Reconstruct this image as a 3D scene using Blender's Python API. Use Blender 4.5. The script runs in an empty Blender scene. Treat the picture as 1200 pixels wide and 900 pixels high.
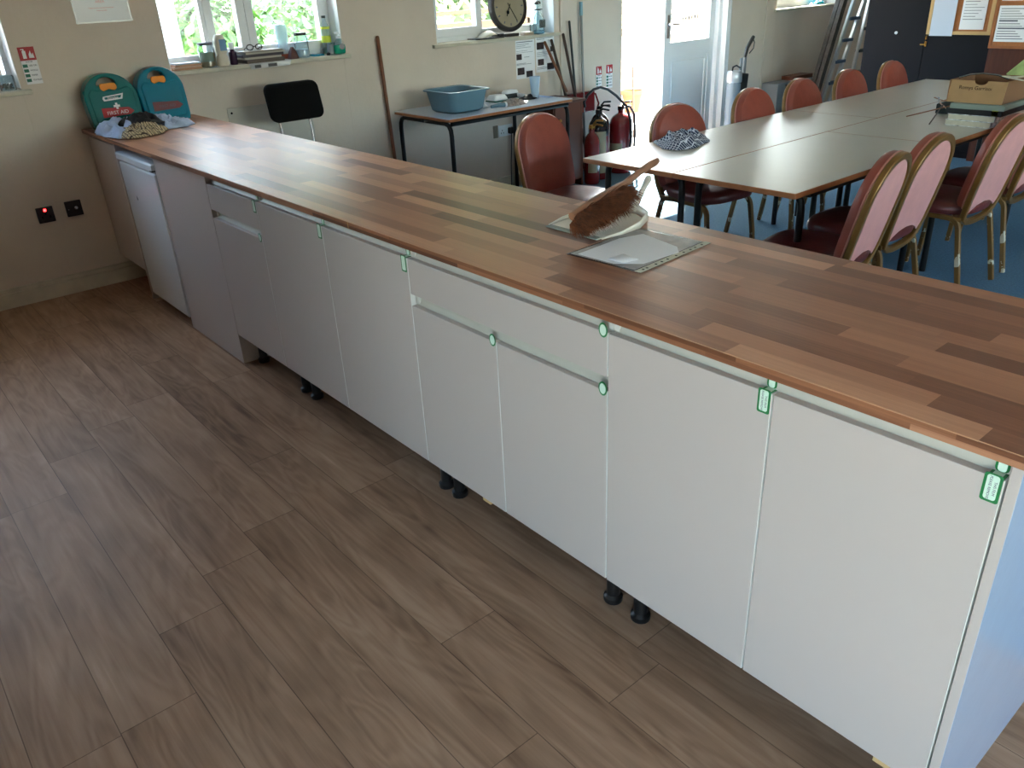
import bpy, bmesh, math, random
from mathutils import Vector, Matrix, noise
random.seed(7)
PI = math.pi
SC = bpy.context.scene
COL = SC.collection

# ------------------------------------------------------------------ materials
def lin(c):
    return tuple((v/12.92 if v <= .04045 else ((v+.055)/1.055)**2.4) for v in [q/255 for q in c])
def newmat(name):
    m = bpy.data.materials.new(name); m.use_nodes = True
    nt = m.node_tree; b = nt.nodes['Principled BSDF']
    return m, nt, b
def mat(name, rgb, rough=.5, metal=0, spec=.5, bump=0, bscale=60, var=0, vscale=6, coat=0, sheen=0, alpha=1, trans=0, emit=0):
    m, nt, b = newmat(name)
    c = lin(rgb)
    b.inputs['Base Color'].default_value = (*c, 1)
    b.inputs['Roughness'].default_value = rough
    b.inputs['Metallic'].default_value = metal
    b.inputs['Specular IOR Level'].default_value = spec
    b.inputs['Coat Weight'].default_value = coat
    b.inputs['Sheen Weight'].default_value = sheen
    b.inputs['Alpha'].default_value = alpha
    b.inputs['Transmission Weight'].default_value = trans
    if emit:
        b.inputs['Emission Color'].default_value = (*c, 1); b.inputs['Emission Strength'].default_value = emit
    tc = nt.nodes.new('ShaderNodeTexCoord')
    if var:
        n = nt.nodes.new('ShaderNodeTexNoise'); n.inputs['Scale'].default_value = vscale; n.inputs['Detail'].default_value = 5
        nt.links.new(tc.outputs['Object'], n.inputs['Vector'])
        r = nt.nodes.new('ShaderNodeMapRange'); r.inputs['From Min'].default_value = .3; r.inputs['From Max'].default_value = .7
        r.inputs['To Min'].default_value = 1-var; r.inputs['To Max'].default_value = 1+var
        nt.links.new(n.outputs['Fac'], r.inputs['Value'])
        mx = nt.nodes.new('ShaderNodeVectorMath'); mx.operation = 'SCALE'; mx.inputs[0].default_value = c
        nt.links.new(r.outputs['Result'], mx.inputs['Scale']); nt.links.new(mx.outputs[0], b.inputs['Base Color'])
    if bump:
        n = nt.nodes.new('ShaderNodeTexNoise'); n.inputs['Scale'].default_value = bscale; n.inputs['Detail'].default_value = 4
        nt.links.new(tc.outputs['Object'], n.inputs['Vector'])
        bp = nt.nodes.new('ShaderNodeBump'); bp.inputs['Strength'].default_value = bump; bp.inputs['Distance'].default_value = .01
        nt.links.new(n.outputs['Fac'], bp.inputs['Height']); nt.links.new(bp.outputs[0], b.inputs['Normal'])
    return m
def ramp(nt, stops, interp='LINEAR'):
    r = nt.nodes.new('ShaderNodeValToRGB'); r.color_ramp.interpolation = interp
    e = r.color_ramp.elements
    while len(e) < len(stops): e.new(.5)
    for k, (p, c) in enumerate(stops): e[k].position = p; e[k].color = (*lin(c), 1)
    return r
def wood(name, w, L, stops, rough, axes='xy', gap=0.0, gapcol=.55, grain=(1.5, 28), gstr=.35, bump=.1, coat=0, spec=.5, offs=(0, 0), figure=0):
    """staves / planks running along the first axis; colour per plank by white noise, with grain"""
    m, nt, b = newmat(name); N = nt.nodes; LK = nt.links
    def mth(op, a, bb=None, c=None):
        n = N.new('ShaderNodeMath'); n.operation = op
        for k, v in enumerate((a, bb, c)):
            if v is None: continue
            if hasattr(v, 'is_linked') or not isinstance(v, (int, float)): LK.new(v, n.inputs[k])
            else: n.inputs[k].default_value = v
        return n.outputs[0]
    tc = N.new('ShaderNodeTexCoord'); sp = N.new('ShaderNodeSeparateXYZ'); LK.new(tc.outputs['Object'], sp.inputs[0])
    X = sp.outputs['xyz'.index(axes[0])]; Y = sp.outputs['xyz'.index(axes[1])]
    X = mth('ADD', X, offs[0]); Y = mth('ADD', Y, offs[1])
    v = mth('DIVIDE', Y, w); row = mth('FLOOR', v); fv = mth('FRACT', v)
    wn = N.new('ShaderNodeTexWhiteNoise'); wn.noise_dimensions = '1D'; LK.new(row, wn.inputs['W'])
    u = mth('ADD', mth('DIVIDE', X, L), mth('MULTIPLY', wn.outputs['Value'], 7.31)); col = mth('FLOOR', u); fu = mth('FRACT', u)
    cb = N.new('ShaderNodeCombineXYZ'); LK.new(row, cb.inputs[0]); LK.new(col, cb.inputs[1])
    w2 = N.new('ShaderNodeTexWhiteNoise'); w2.noise_dimensions = '2D'; LK.new(cb.outputs[0], w2.inputs['Vector'])
    rnd = w2.outputs['Value']
    gv = N.new('ShaderNodeCombineXYZ')
    LK.new(mth('ADD', mth('MULTIPLY', X, grain[0]), mth('MULTIPLY', rnd, 37.0)), gv.inputs[0])
    LK.new(mth('MULTIPLY', Y, grain[1]), gv.inputs[1]); LK.new(mth('MULTIPLY', rnd, 11.0), gv.inputs[2])
    n = N.new('ShaderNodeTexNoise'); n.inputs['Scale'].default_value = 1; n.inputs['Detail'].default_value = 7; n.inputs['Roughness'].default_value = .62
    n.inputs['Distortion'].default_value = .6
    LK.new(gv.outputs[0], n.inputs['Vector'])
    gval = n.outputs['Fac']
    if figure:
        # cathedral figure: rings of a stretched noise
        gv2 = N.new('ShaderNodeCombineXYZ')
        LK.new(mth('ADD', mth('MULTIPLY', X, 1.1), mth('MULTIPLY', rnd, 91.0)), gv2.inputs[0])
        LK.new(mth('MULTIPLY', Y, 5.5), gv2.inputs[1]); LK.new(mth('MULTIPLY', rnd, 23.0), gv2.inputs[2])
        n2 = N.new('ShaderNodeTexNoise'); n2.inputs['Scale'].default_value = 1.3; n2.inputs['Detail'].default_value = 2.5; n2.inputs['Distortion'].default_value = .5
        LK.new(gv2.outputs[0], n2.inputs['Vector'])
        rings = mth('SINE', mth('MULTIPLY', n2.outputs['Fac'], 62))
        gval = mth('ADD', mth('MULTIPLY', mth('SUBTRACT', gval, .5), .5), .5)
        gval = mth('ADD', gval, mth('MULTIPLY', rings, .045*figure))
        n3 = N.new('ShaderNodeTexNoise'); n3.inputs['Scale'].default_value = 2.1; n3.inputs['Detail'].default_value = 3
        LK.new(gv2.outputs[0], n3.inputs['Vector'])
        gval = mth('ADD', gval, mth('MULTIPLY', mth('SUBTRACT', n3.outputs['Fac'], .5), .55*figure))
    r = ramp(nt, stops)
    f = mth('ADD', mth('MULTIPLY', rnd, 1-gstr), mth('MULTIPLY', mth('SUBTRACT', gval, .25), gstr*2))
    LK.new(f, r.inputs[0]); out = r.outputs[0]
    if gap:
        g = mth('MINIMUM', mth('GREATER_THAN', mth('MULTIPLY', fv, w), gap), mth('GREATER_THAN', mth('MULTIPLY', fu, L), gap))
        g = mth('ADD', mth('MULTIPLY', g, 1-gapcol), gapcol)
        s = N.new('ShaderNodeVectorMath'); s.operation = 'SCALE'; LK.new(out, s.inputs[0]); LK.new(g, s.inputs['Scale']); out = s.outputs[0]
    LK.new(out, b.inputs['Base Color'])
    b.inputs['Specular IOR Level'].default_value = spec
    rr = mth('ADD', mth('MULTIPLY', gval, .12), rough-.06); LK.new(rr, b.inputs['Roughness'])
    b.inputs['Coat Weight'].default_value = coat; b.inputs['Coat Roughness'].default_value = .2
    if bump:
        bp = N.new('ShaderNodeBump'); bp.inputs['Strength'].default_value = bump; bp.inputs['Distance'].default_value = .002
        LK.new(gval, bp.inputs['Height']); LK.new(bp.outputs[0], b.inputs['Normal'])
    return m
def glassmat(name, tint=(255, 255, 255), refl=.06, rough=0):
    """thin clear sheet"""
    m = bpy.data.materials.new(name); m.use_nodes = True; nt = m.node_tree; nt.nodes.clear()
    o = nt.nodes.new('ShaderNodeOutputMaterial'); t = nt.nodes.new('ShaderNodeBsdfTransparent'); g = nt.nodes.new('ShaderNodeBsdfGlossy')
    t.inputs[0].default_value = (*lin(tint), 1); g.inputs['Roughness'].default_value = rough
    lw = nt.nodes.new('ShaderNodeLayerWeight'); lw.inputs['Blend'].default_value = .15
    mx = nt.nodes.new('ShaderNodeMixShader'); md = nt.nodes.new('ShaderNodeMath'); md.operation = 'MULTIPLY_ADD'
    md.inputs[1].default_value = .8; md.inputs[2].default_value = refl
    nt.links.new(lw.outputs['Fresnel'], md.inputs[0]); nt.links.new(md.outputs[0], mx.inputs[0])
    nt.links.new(t.outputs[0], mx.inputs[1]); nt.links.new(g.outputs[0], mx.inputs[2]); nt.links.new(mx.outputs[0], o.inputs[0])
    return m
def milky(name, rgb, mix=.5, rough=.4):
    """translucent plastic / frosted: part clear, part diffuse"""
    m = bpy.data.materials.new(name); m.use_nodes = True; nt = m.node_tree; b = nt.nodes['Principled BSDF']
    b.inputs['Base Color'].default_value = (*lin(rgb), 1); b.inputs['Roughness'].default_value = rough
    o = nt.nodes['Material Output']; t = nt.nodes.new('ShaderNodeBsdfTransparent'); t.inputs[0].default_value = (*lin(rgb), 1)
    mx = nt.nodes.new('ShaderNodeMixShader'); mx.inputs[0].default_value = mix
    nt.links.new(t.outputs[0], mx.inputs[1]); nt.links.new(b.outputs[0], mx.inputs[2]); nt.links.new(mx.outputs[0], o.inputs[0])
    return m
def check_mat(name, c1, c2, sx, line=.25):
    m, nt, b = newmat(name); N = nt.nodes; LK = nt.links
    tc = N.new('ShaderNodeTexCoord'); sp = N.new('ShaderNodeSeparateXYZ'); LK.new(tc.outputs['UV'], sp.inputs[0])
    res = []
    for a in (0, 1):
        mu = N.new('ShaderNodeMath'); mu.operation = 'MULTIPLY'; mu.inputs[1].default_value = sx; LK.new(sp.outputs[a], mu.inputs[0])
        fr = N.new('ShaderNodeMath'); fr.operation = 'FRACT'; LK.new(mu.outputs[0], fr.inputs[0])
        gt = N.new('ShaderNodeMath'); gt.operation = 'LESS_THAN'; gt.inputs[1].default_value = line; LK.new(fr.outputs[0], gt.inputs[0]); res.append(gt)
    mxx = N.new('ShaderNodeMath'); mxx.operation = 'MAXIMUM'; LK.new(res[0].outputs[0], mxx.inputs[0]); LK.new(res[1].outputs[0], mxx.inputs[1])
    mc = N.new('ShaderNodeMix'); mc.data_type = 'RGBA'; LK.new(mxx.outputs[0], mc.inputs['Factor'])
    mc.inputs['A'].default_value = (*lin(c1), 1); mc.inputs['B'].default_value = (*lin(c2), 1)
    LK.new(mc.outputs['Result'], b.inputs['Base Color']); b.inputs['Roughness'].default_value = .9
    return m

M = {}
M['wall'] = mat('cream_paint', (216, 203, 189), .75, bump=.12, bscale=35, var=.04, vscale=3)
M['ceil'] = mat('ceiling_paint', (206, 201, 190), .9)
M['wallsouth'] = mat('brown_panelling', (112, 94, 78), .7, var=.06, vscale=4)
M['white'] = mat('white_upvc', (236, 240, 244), .35)
M['trimw'] = mat('old_white_gloss', (205, 198, 180), .4, var=.12, vscale=9)
M['cab'] = mat('cashmere_laminate', (193, 182, 177), .30, spec=.4)
M['cabin'] = mat('rail_laminate', (190, 187, 176), .38)
M['edge'] = mat('door_edge_band', (226, 226, 222), .3)
M['fridge'] = mat('fridge_white', (222, 226, 230), .25)
M['carc'] = mat('carcass_board', (215, 212, 205), .5)
M['plainboard'] = mat('raw_board', (205, 170, 120), .7)
M['blackp'] = mat('black_plastic', (22, 22, 24), .35)
M['blackm'] = mat('black_enamel', (14, 14, 15), .35, spec=.35)
M['wt'] = wood('butcher_block_laminate', .054, .46, [(0, (108, 70, 53)), (.25, (138, 91, 70)), (.5, (170, 118, 90)), (.8, (196, 141, 110)), (1, (216, 162, 127))], .35, gap=.0007, gapcol=.85, grain=(2.2, 90), gstr=.22, bump=.01, spec=.28)
M['wtedge'] = wood('butcher_block_edge', .0125, .40, [(0, (84, 50, 36)), (.3, (120, 76, 54)), (.6, (156, 104, 76)), (1, (182, 132, 102))], .35, axes='xz', grain=(3.5, 90), gstr=.3, bump=.02)
M['floorw'] = wood('oak_vinyl_plank', .183, 1.22, [(0, (96, 72, 56)), (.3, (140, 111, 89)), (.55, (162, 131, 107)), (.8, (178, 148, 123)), (1, (198, 170, 146))], .50, gap=.0022, gapcol=.45, grain=(1.3, 34), gstr=.78, bump=.10, offs=(.35, .008), figure=1, spec=.12)
M['carpet'] = mat('blue_carpet', (84, 124, 150), .95, bump=.6, bscale=300, var=.16, vscale=90)
M['tabletop'] = mat('pale_laminate', (192, 186, 172), .30, var=.02, vscale=5, spec=.5)
M['tedge'] = mat('table_edge_wood', (160, 98, 56), .4, var=.15, vscale=18)
M['gold'] = mat('gold_painted_steel', (128, 92, 44), .32, metal=.4, var=.18, vscale=14)
M['pink'] = mat('pink_dralon', (206, 138, 132), .95, var=.06, vscale=14, bump=.1, bscale=200, sheen=.3)
M['red'] = mat('rust_red_vinyl', (140, 66, 52), .38, var=.1, vscale=18, bump=.1, bscale=60)
M['maroon'] = mat('maroon_vinyl', (96, 38, 36), .33, var=.12, vscale=12, bump=.1, bscale=40)
M['piping'] = mat('vinyl_piping', (186, 120, 104), .35)
M['brownw'] = wood('brown_sapele', .6, 2.2, [(0, (58, 28, 18)), (.5, (88, 44, 28)), (1, (112, 60, 38))], .4, axes='zx', grain=(2, 30), gstr=.6, bump=.03)
M['darkdoor'] = mat('dark_navy_laminate', (17, 17, 24), .6, spec=.2, var=.08, vscale=3)
M['pole'] = mat('broom_handle_wood', (120, 72, 44), .5, var=.12, vscale=10)
M['poledark'] = mat('dark_broom_handle', (62, 42, 32), .5, var=.1, vscale=10)
M['poleblack'] = mat('dark_green_handle', (30, 40, 42), .4)
M['poleblue'] = mat('light_blue_plastic', (120, 160, 176), .4)
M['polegrey'] = mat('grey_alloy_handle', (140, 142, 142), .35, metal=.6)
M['alu'] = mat('aluminium', (205, 208, 212), .3, metal=.6)
M['chrome'] = mat('chrome', (220, 220, 225), .12, metal=1)
M['tealA'] = milky('teal_plastic_deep', (0, 112, 112), .93, .25)
M['tealB'] = milky('teal_plastic_blue', (0, 124, 152), .93, .2)
M['orange'] = mat('orange_latch', (240, 150, 30), .4)
M['redsign'] = mat('sign_red', (176, 34, 42), .5)
M['signgreen'] = mat('sign_green', (10, 110, 90), .5)
M['paper'] = mat('white_paper', (242, 242, 244), .8)
M['paperb'] = mat('bluish_paper', (205, 214, 230), .7)
M['ink'] = mat('grey_ink', (96, 98, 110), .8)
M['photo'] = mat('dark_photo_print', (58, 46, 48), .4, var=.5, vscale=60)
M['inkred'] = mat('faded_red_ink', (200, 120, 110), .8)
M['stgreen'] = mat('sticker_green', (34, 120, 66), .45)
M['stwhite'] = mat('sticker_pale', (214, 236, 220), .4)
M['tub'] = mat('blue_grey_plastic', (96, 132, 150), .4)
M['extred'] = mat('extinguisher_red', (118, 20, 22), .25, coat=.4)
M['extblack'] = mat('extinguisher_black', (16, 17, 18), .25, coat=.3)
M['cream'] = mat('cream_label', (150, 128, 98), .6)
M['brass'] = mat('brass', (190, 140, 70), .3, metal=.9)
M['coir'] = mat('coir_bristle', (104, 56, 28), .9, var=.6, vscale=55)
M['brushwood'] = mat('brush_back_wood', (150, 104, 78), .45, var=.08, vscale=15)
M['dustpan'] = mat('cream_plastic', (226, 218, 202), .35)
M['clothblue'] = mat('pale_blue_cotton', (176, 194, 226), .9, var=.08, vscale=30, bump=.2, bscale=120)
M['clothblack'] = mat('black_cotton', (28, 26, 28), .9, bump=.2, bscale=120)
M['clothnavy'] = check_mat('navy_white_check', (50, 58, 84), (214, 218, 226), 26, .22)
M['clothbeige'] = check_mat('beige_brown_check', (196, 178, 144), (70, 58, 50), 30, .22)
M['card'] = mat('brown_cardboard', (172, 136, 96), .8, var=.05, vscale=20)
M['cardin'] = mat('cardboard_inside', (128, 90, 62), .85)
M['greenbook'] = mat('grey_green_board', (128, 142, 132), .5)
M['blackbook'] = mat('black_binder', (22, 24, 26), .4)
M['pages'] = mat('cream_pages', (206, 200, 180), .8, var=.06, vscale=50)
M['yellow'] = mat('yellow_note', (214, 224, 70), .6)
M['clockwood'] = mat('dark_clock_wood', (30, 19, 16), .5)
M['clockface'] = mat('aged_clock_face', (158, 146, 122), .5, var=.08, vscale=10)
M['cork'] = mat('cork_board', (176, 112, 66), .8, var=.1, vscale=60)
M['pine'] = mat('pine_frame', (214, 176, 118), .5)
M['black'] = mat('matt_black', (10, 10, 10), .95, spec=.2)
M['grey'] = mat('mid_grey_plastic', (112, 118, 124), .5)
M['glass'] = glassmat('window_glass', (250, 253, 252), .03)
M['jar'] = glassmat('jar_glass', (238, 247, 250), .06)
M['sleeve'] = glassmat('clear_sleeve', (240, 242, 244), .05, .2)
M['milk'] = milky('milky_plastic', (226, 238, 246), .55)
M['cupm'] = milky('clear_cup_plastic', (222, 236, 246), .45)
M['greensoap'] = milky('green_liquid', (40, 196, 160), .6, .15)
M['led'] = mat('red_indicator', (255, 30, 30), .4, emit=3)
M['leafA'] = mat('hedge_leaf', (104, 146, 74), .45, var=.35, vscale=3)
M['leafB'] = mat('shrub_leaf', (134, 158, 114), .45, var=.3, vscale=4)
M['bark'] = mat('bark', (92, 78, 60), .9)
M['paving'] = mat('pale_paving', (214, 206, 190), .9, var=.06, vscale=2)
M['fence'] = mat('pale_painted_board', (176, 160, 138), .7, var=.04, vscale=6)
M['brick'] = mat('orange_clay', (196, 120, 80), .8)
M['rendered'] = mat('pale_blue_render', (190, 208, 220), .8)
M['woodold'] = mat('paint_spattered_timber', (74, 70, 68), .7, var=.35, vscale=25)
# worn gold legs
def worn():
    m, nt, b = newmat('worn_gold_leg'); N = nt.nodes; LK = nt.links
    tc = N.new('ShaderNodeTexCoord'); n = N.new('ShaderNodeTexNoise'); n.inputs['Scale'].default_value = 16; n.inputs['Detail'].default_value = 3
    LK.new(tc.outputs['Object'], n.inputs['Vector'])
    r = ramp(nt, [(0, (124, 90, 46)), (.61, (118, 86, 44)), (.625, (206, 198, 176)), (1, (216, 210, 190))]); LK.new(n.outputs['Fac'], r.inputs[0])
    LK.new(r.outputs[0], b.inputs['Base Color']); b.inputs['Roughness'].default_value = .4; b.inputs['Metallic'].default_value = .15
    return m
M['worn'] = worn()
# skirting with chipped paint
# ------------------------------------------------------------------ mesh builder
class MB:
    def __init__(s): s.bm = bmesh.new(); s.k = 0
    def box(s, a, b, rot=None, piv=None):
        e = .00011*(s.k % 6); s.k += 1   # keeps coplanar faces of overlapping bars apart
        lo = [min(a[i], b[i])+e for i in range(3)]; hi = [max(a[i], b[i])-e for i in range(3)]; a, b = lo, hi
        r = bmesh.ops.create_cube(s.bm, size=1)['verts']
        c = [(a[i]+b[i])/2 for i in range(3)]; d = [abs(b[i]-a[i]) for i in range(3)]
        for v in r: v.co = Vector((v.co.x*d[0]+c[0], v.co.y*d[1]+c[1], v.co.z*d[2]+c[2]))
        if rot is not None:
            p = Vector(piv if piv else c)
            for v in r: v.co = rot @ (v.co-p) + p
        return s
    def tube(s, pts, r, seg=10, closed=False, rect=None, up=None, caps=True):
        """sweep: round of radius r (number or list) or rect (w, h)"""
        P = [Vector(p) for p in pts]; n = len(P); rings = []
        prev = None
        for i, p in enumerate(P):
            if closed: t = P[(i+1) % n]-P[i-1]
            else: t = (P[min(i+1, n-1)]-P[max(i-1, 0)])
            t.normalize()
            if up is not None: u = Vector(up)
            elif prev is None: u = Vector((0, 0, 1)) if abs(t.z) < .9 else Vector((1, 0, 0))
            else: u = prev
            a = u - t*u.dot(t)
            if a.length < 1e-5: a = t.orthogonal()
            a.normalize(); prev = a; bvec = t.cross(a)
            if rect:
                w, h = rect; ring = [s.bm.verts.new(p+a*x*h/2+bvec*y*w/2) for x, y in ((1, 1), (1, -1), (-1, -1), (-1, 1))]
            else:
                rr = r[i] if isinstance(r, (list, tuple)) else r
                ring = [s.bm.verts.new(p+a*rr*math.cos(2*PI*k/seg)+bvec*rr*math.sin(2*PI*k/seg)) for k in range(seg)]
            rings.append(ring)
        m = len(rings[0])
        for i in range(n if closed else n-1):
            A, B = rings[i], rings[(i+1) % n]
            for k in range(m): s.bm.faces.new((A[k], A[(k+1) % m], B[(k+1) % m], B[k]))
        if not closed and caps:
            s.bm.faces.new(rings[0][::-1]); s.bm.faces.new(rings[-1])
        return s
    def lathe(s, prof, c=(0, 0, 0), seg=20, axis='z', sx=1, sy=1, cap=True):
        """prof: (radius, height) pairs"""
        c = Vector(c); rings = []
        for r, h in prof:
            ring = []
            for k in range(seg):
                a = 2*PI*k/seg; x, y = r*math.cos(a)*sx, r*math.sin(a)*sy
                q = {'z': (x, y, h), 'x': (h, x, y), 'y': (x, h, y)}[axis]
                ring.append(s.bm.verts.new(c+Vector(q)))
            rings.append(ring)
        for i in range(len(rings)-1):
            A, B = rings[i], rings[i+1]
            for k in range(seg): s.bm.faces.new((A[k], A[(k+1) % seg], B[(k+1) % seg], B[k]))
        if cap:
            s.bm.faces.new(rings[0][::-1]); s.bm.faces.new(rings[-1])
        return s
    def plate(s, outer, t, fn, holes=()):
        """flat outline with holes in (a, b) extruded by t; fn(a, b, d) -> point"""
        vs = []; es = []
        for loop in [outer, *holes]:
            v = [s.bm.verts.new(fn(a, b, 0)) for a, b in loop]; vs += v
            es += [s.bm.edges.new((v[i], v[(i+1) % len(v)])) for i in range(len(v))]
        f = [g for g in bmesh.ops.triangle_fill(s.bm, edges=es, use_beauty=True)['geom'] if isinstance(g, bmesh.types.BMFace)]
        if t:
            d = Vector(fn(0, 0, t))-Vector(fn(0, 0, 0))
            ex = bmesh.ops.extrude_face_region(s.bm, geom=f)['geom']
            for g in ex:
                if isinstance(g, bmesh.types.BMVert): g.co += d
        return s
    def build(s, name, m, parent=None, world=True, smooth=True, bevel=0, seg=2, sub=0, solid=0):
        bmesh.ops.recalc_face_normals(s.bm, faces=s.bm.faces)
        if parent is not None and world:
            inv = Matrix.Translation(getw(parent)).inverted()
            bmesh.ops.transform(s.bm, matrix=inv, verts=s.bm.verts)
        me = bpy.data.meshes.new(name); s.bm.to_mesh(me); s.bm.free()
        o = bpy.data.objects.new(name, me); COL.objects.link(o)
        o.data.materials.append(M[m] if isinstance(m, str) else m)
        if parent is not None: o.parent = parent
        if bevel:
            b = o.modifiers.new('b', 'BEVEL'); b.width = bevel; b.segments = seg; b.limit_method = 'ANGLE'; b.angle_limit = .6
        if solid:
            b = o.modifiers.new('s', 'SOLIDIFY'); b.thickness = solid; b.offset = 1
        if sub:
            b = o.modifiers.new('u', 'SUBSURF'); b.levels = sub; b.render_levels = sub
        if smooth:
            for p in me.polygons: p.use_smooth = True
            try:
                me.set_sharp_from_angle(angle=.7)
            except Exception: pass
        return o
def getw(o):
    v = Vector((0, 0, 0))
    while o is not None: v = v+o.location; o = o.parent
    return v
def B(a, b): return MB().box(a, b)
def tag(o, label=None, cat=None, group=None, kind=None):
    if label: o['label'] = label
    if cat: o['category'] = cat
    if group: o['group'] = group
    if kind: o['kind'] = kind
    return o
def thing(name, label, cat, loc=(0, 0, 0), rz=0, group=None):
    o = bpy.data.objects.new(name, None); COL.objects.link(o); o.location = loc; o.rotation_euler = (0, 0, rz); o.empty_display_size = .1
    return tag(o, label, cat, group)
def struct(name, mb, m, parent=None, **k):
    o = mb.build(name, m, parent, **k)
    if parent is None: o['kind'] = 'structure'
    return o
def copy_tree(o, parent=None):
    c = o.copy(); COL.objects.link(c); c.parent = parent
    for ch in list(o.children): copy_tree(ch, c)
    return c
def text(name, s, size, loc, X, Y, m, parent=None, ext=.0006, align='CENTER'):
    cu = bpy.data.curves.new(name, 'FONT'); cu.body = s; cu.size = size; cu.extrude = ext; cu.align_x = align; cu.align_y = 'CENTER'
    o = bpy.data.objects.new(name, cu); COL.objects.link(o); cu.materials.append(M[m])
    X = Vector(X).normalized(); Y = Vector(Y).normalized(); Z = X.cross(Y)
    R = Matrix((X, Y, Z)).transposed().to_4x4(); l = Vector(loc)
    if parent is not None: l = l-getw(parent)
    me = bpy.data.meshes.new_from_object(o); me.name = name
    q = bpy.data.objects.new(name, me); COL.objects.link(q); bpy.data.objects.remove(o); q.name = name
    if not me.materials: me.materials.append(M[m])
    if parent is not None: q.parent = parent
    q.matrix_local = Matrix.Translation(l) @ R
    return q
def yz(x):  # panel on the x=const plane
    return lambda a, b, d: (x+d, a, b)

# ------------------------------------------------------------------ camera
CAM = bpy.data.cameras.new('camera'); cam = bpy.data.objects.new('camera', CAM); COL.objects.link(cam)
R = Matrix(((0.6476913618441313, 0.7605337212840059, -0.04565477611812796), (-0.3158621891490893, 0.3225611250573465, 0.8922922156265198), (0.6933447751720923, -0.5635093427722744, 0.4491439004928374)))
cam.matrix_world = Matrix.Translation((5.230577, -1.20398, 1.557312)) @ R.transposed().to_4x4()
CAM.sensor_fit = 'HORIZONTAL'; CAM.sensor_width = 36; CAM.lens = 940.035*36/1200; CAM.clip_start = .05
SC.camera = cam

# ------------------------------------------------------------------ room shell
XE, YS, YN, H = 8.6, -2.9, 9.2, 2.55
def wall_x(name, x0, x1, y0, y1, holes):
    """wall slab between x0,x1 along y with rectangular holes (y0,y1,z0,z1)"""
    mb = MB(); hs = sorted(holes); y = y0
    for a, b, c, d in hs:
        mb.box((x0, y, 0), (x1, a, H))
        if c > 0: mb.box((x0, a, 0), (x1, b, c))
        mb.box((x0, a, d), (x1, b, H)); y = b
    mb.box((x0, y, 0), (x1, y1, H))
    return mb
HOLES = [(-1.55, -.262, 1.145, 2.12), (.548, 1.72, 1.15, 2.12), (2.502, 3.68, 1.15, 2.12), (4.49, 6.03, 0, 2.07), (6.84, 8.02, 1.15, 2.12)]
struct('wall_west', wall_x('w', -.24, 0, YS, YN, HOLES), 'wall', smooth=False)
# south wall, kitchen side, with two windows
mb = MB(); x = -.24
for a, b, c, d in [(5.3, 7.6, .10, 2.25)]:
    mb.box((x, YS-.24, 0), (a, YS, H)); mb.box((a, YS-.24, 0), (b, YS, c)); mb.box((a, YS-.24, d), (b, YS, H)); x = b
mb.box((x, YS-.24, 0), (XE+.24, YS, H)); struct('wall_south', mb, 'wallsouth', smooth=False)
struct('wall_light_block', B((4.12, YS, 0), (4.24, -1.45, H)), 'wallsouth', smooth=False)  # unseen wall added to keep window light off the left cabinets and floor
struct('wall_north', B((-.24, YN, 0), (XE+.24, YN+.24, H)), 'wall', smooth=False)
struct('wall_east', wall_x('e', XE, XE+.24, YS, YN, [(1.0, 5.0, .95, 2.3)]), 'wall', smooth=False)
struct('ceiling', B((-.24, YS-.24, H), (XE+.24, YN+.24, H+.2)), 'ceil', smooth=False)
fl = struct('floor', B((0, YS, -.1), (XE, .66, 0)), 'floorw', smooth=False)
tag(struct('floor_carpet', B((0, .66, -.1), (XE, YN, 0)), 'carpet', smooth=False), 'short pile blue carpet under the meeting tables')
struct('trim_1', B((-.24, 4.49, -.1), (0, 6.03, .004)), 'alu', smooth=False)
# skirting on the left wall
mb = MB()
for a, b in [(YS, .47)]:
    mb.box((0, a, 0), (.02, b, .085)); mb.box((0, a, .085), (.014, b, .112))
struct('baseboard_west', mb, 'trimw', bevel=.003)
mb = MB()
for a, b in [(.64, 4.44), (6.07, YN)]:
    mb.box((0, a, 0), (.018, b, .1))
struct('baseboard_west_rear', mb, 'trimw', bevel=.003)
struct('baseboard_north', B((0, YN-.018, 0), (XE, YN, .1)), 'trimw', bevel=.003)

def window_west(n, y0, y1, z0, z1, sashes, sill=True, sillz=1.163, lip=.055, x=-.13):
    """frame: outer frame, mullions; sashes: list of (a, b, opening?)"""
    mb = MB(); f = .03
    mb.box((x-.06, y0, z0), (x, y0+f, z1)); mb.box((x-.06, y1-f, z0), (x, y1, z1))
    mb.box((x-.06, y0, z0), (x, y1, z0+.08)); mb.box((x-.06, y0, z1-f), (x, y1, z1))
    o = struct('window_%d' % n, mb, 'white', bevel=.004)
    for a, b, s in sashes:
        if s:
            k = MB(); w = .055
            k.box((x-.05, a, z0+.045), (x+.012, a+w, z1-.04)); k.box((x-.05, b-w, z0+.045), (x+.012, b, z1-.04))
            k.box((x-.05, a, z0+.045), (x+.012, b, z0+.105)); k.box((x-.05, a, z1-.095), (x+.012, b, z1-.04))
            k.build('window_sash', 'white', o, bevel=.005)
        else:
            B((x-.055, b-.022, z0), (x+.004, b+.022, z1)).build('mullion', 'white', o, bevel=.003)
        B((x-.03, a+.01, z0+.05), (x-.026, b-.01, z1-.05)).build('pane', 'glass', o, smooth=False)
    for a in (y0, y1-.004): B((x, a, z0+.012), (-.0005, a+.004, z1)).build('reveal_lining', 'white', o, smooth=False)
    if sill:
        B((x-.005, y0, sillz-.025), (.0, y1, sillz)).build('window_sill', 'trimw', o, bevel=.002)
        B((-.002, y0-.045, sillz-.027), (.032, y1+.045, sillz-.001)).build('sill_nosing', 'trimw', o, bevel=.006)
    return o
window_west(1, .548, 1.72, 1.15, 2.12, [(.57, .86, False), (.86, 1.125, True), (1.125, 1.69, True)])
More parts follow.
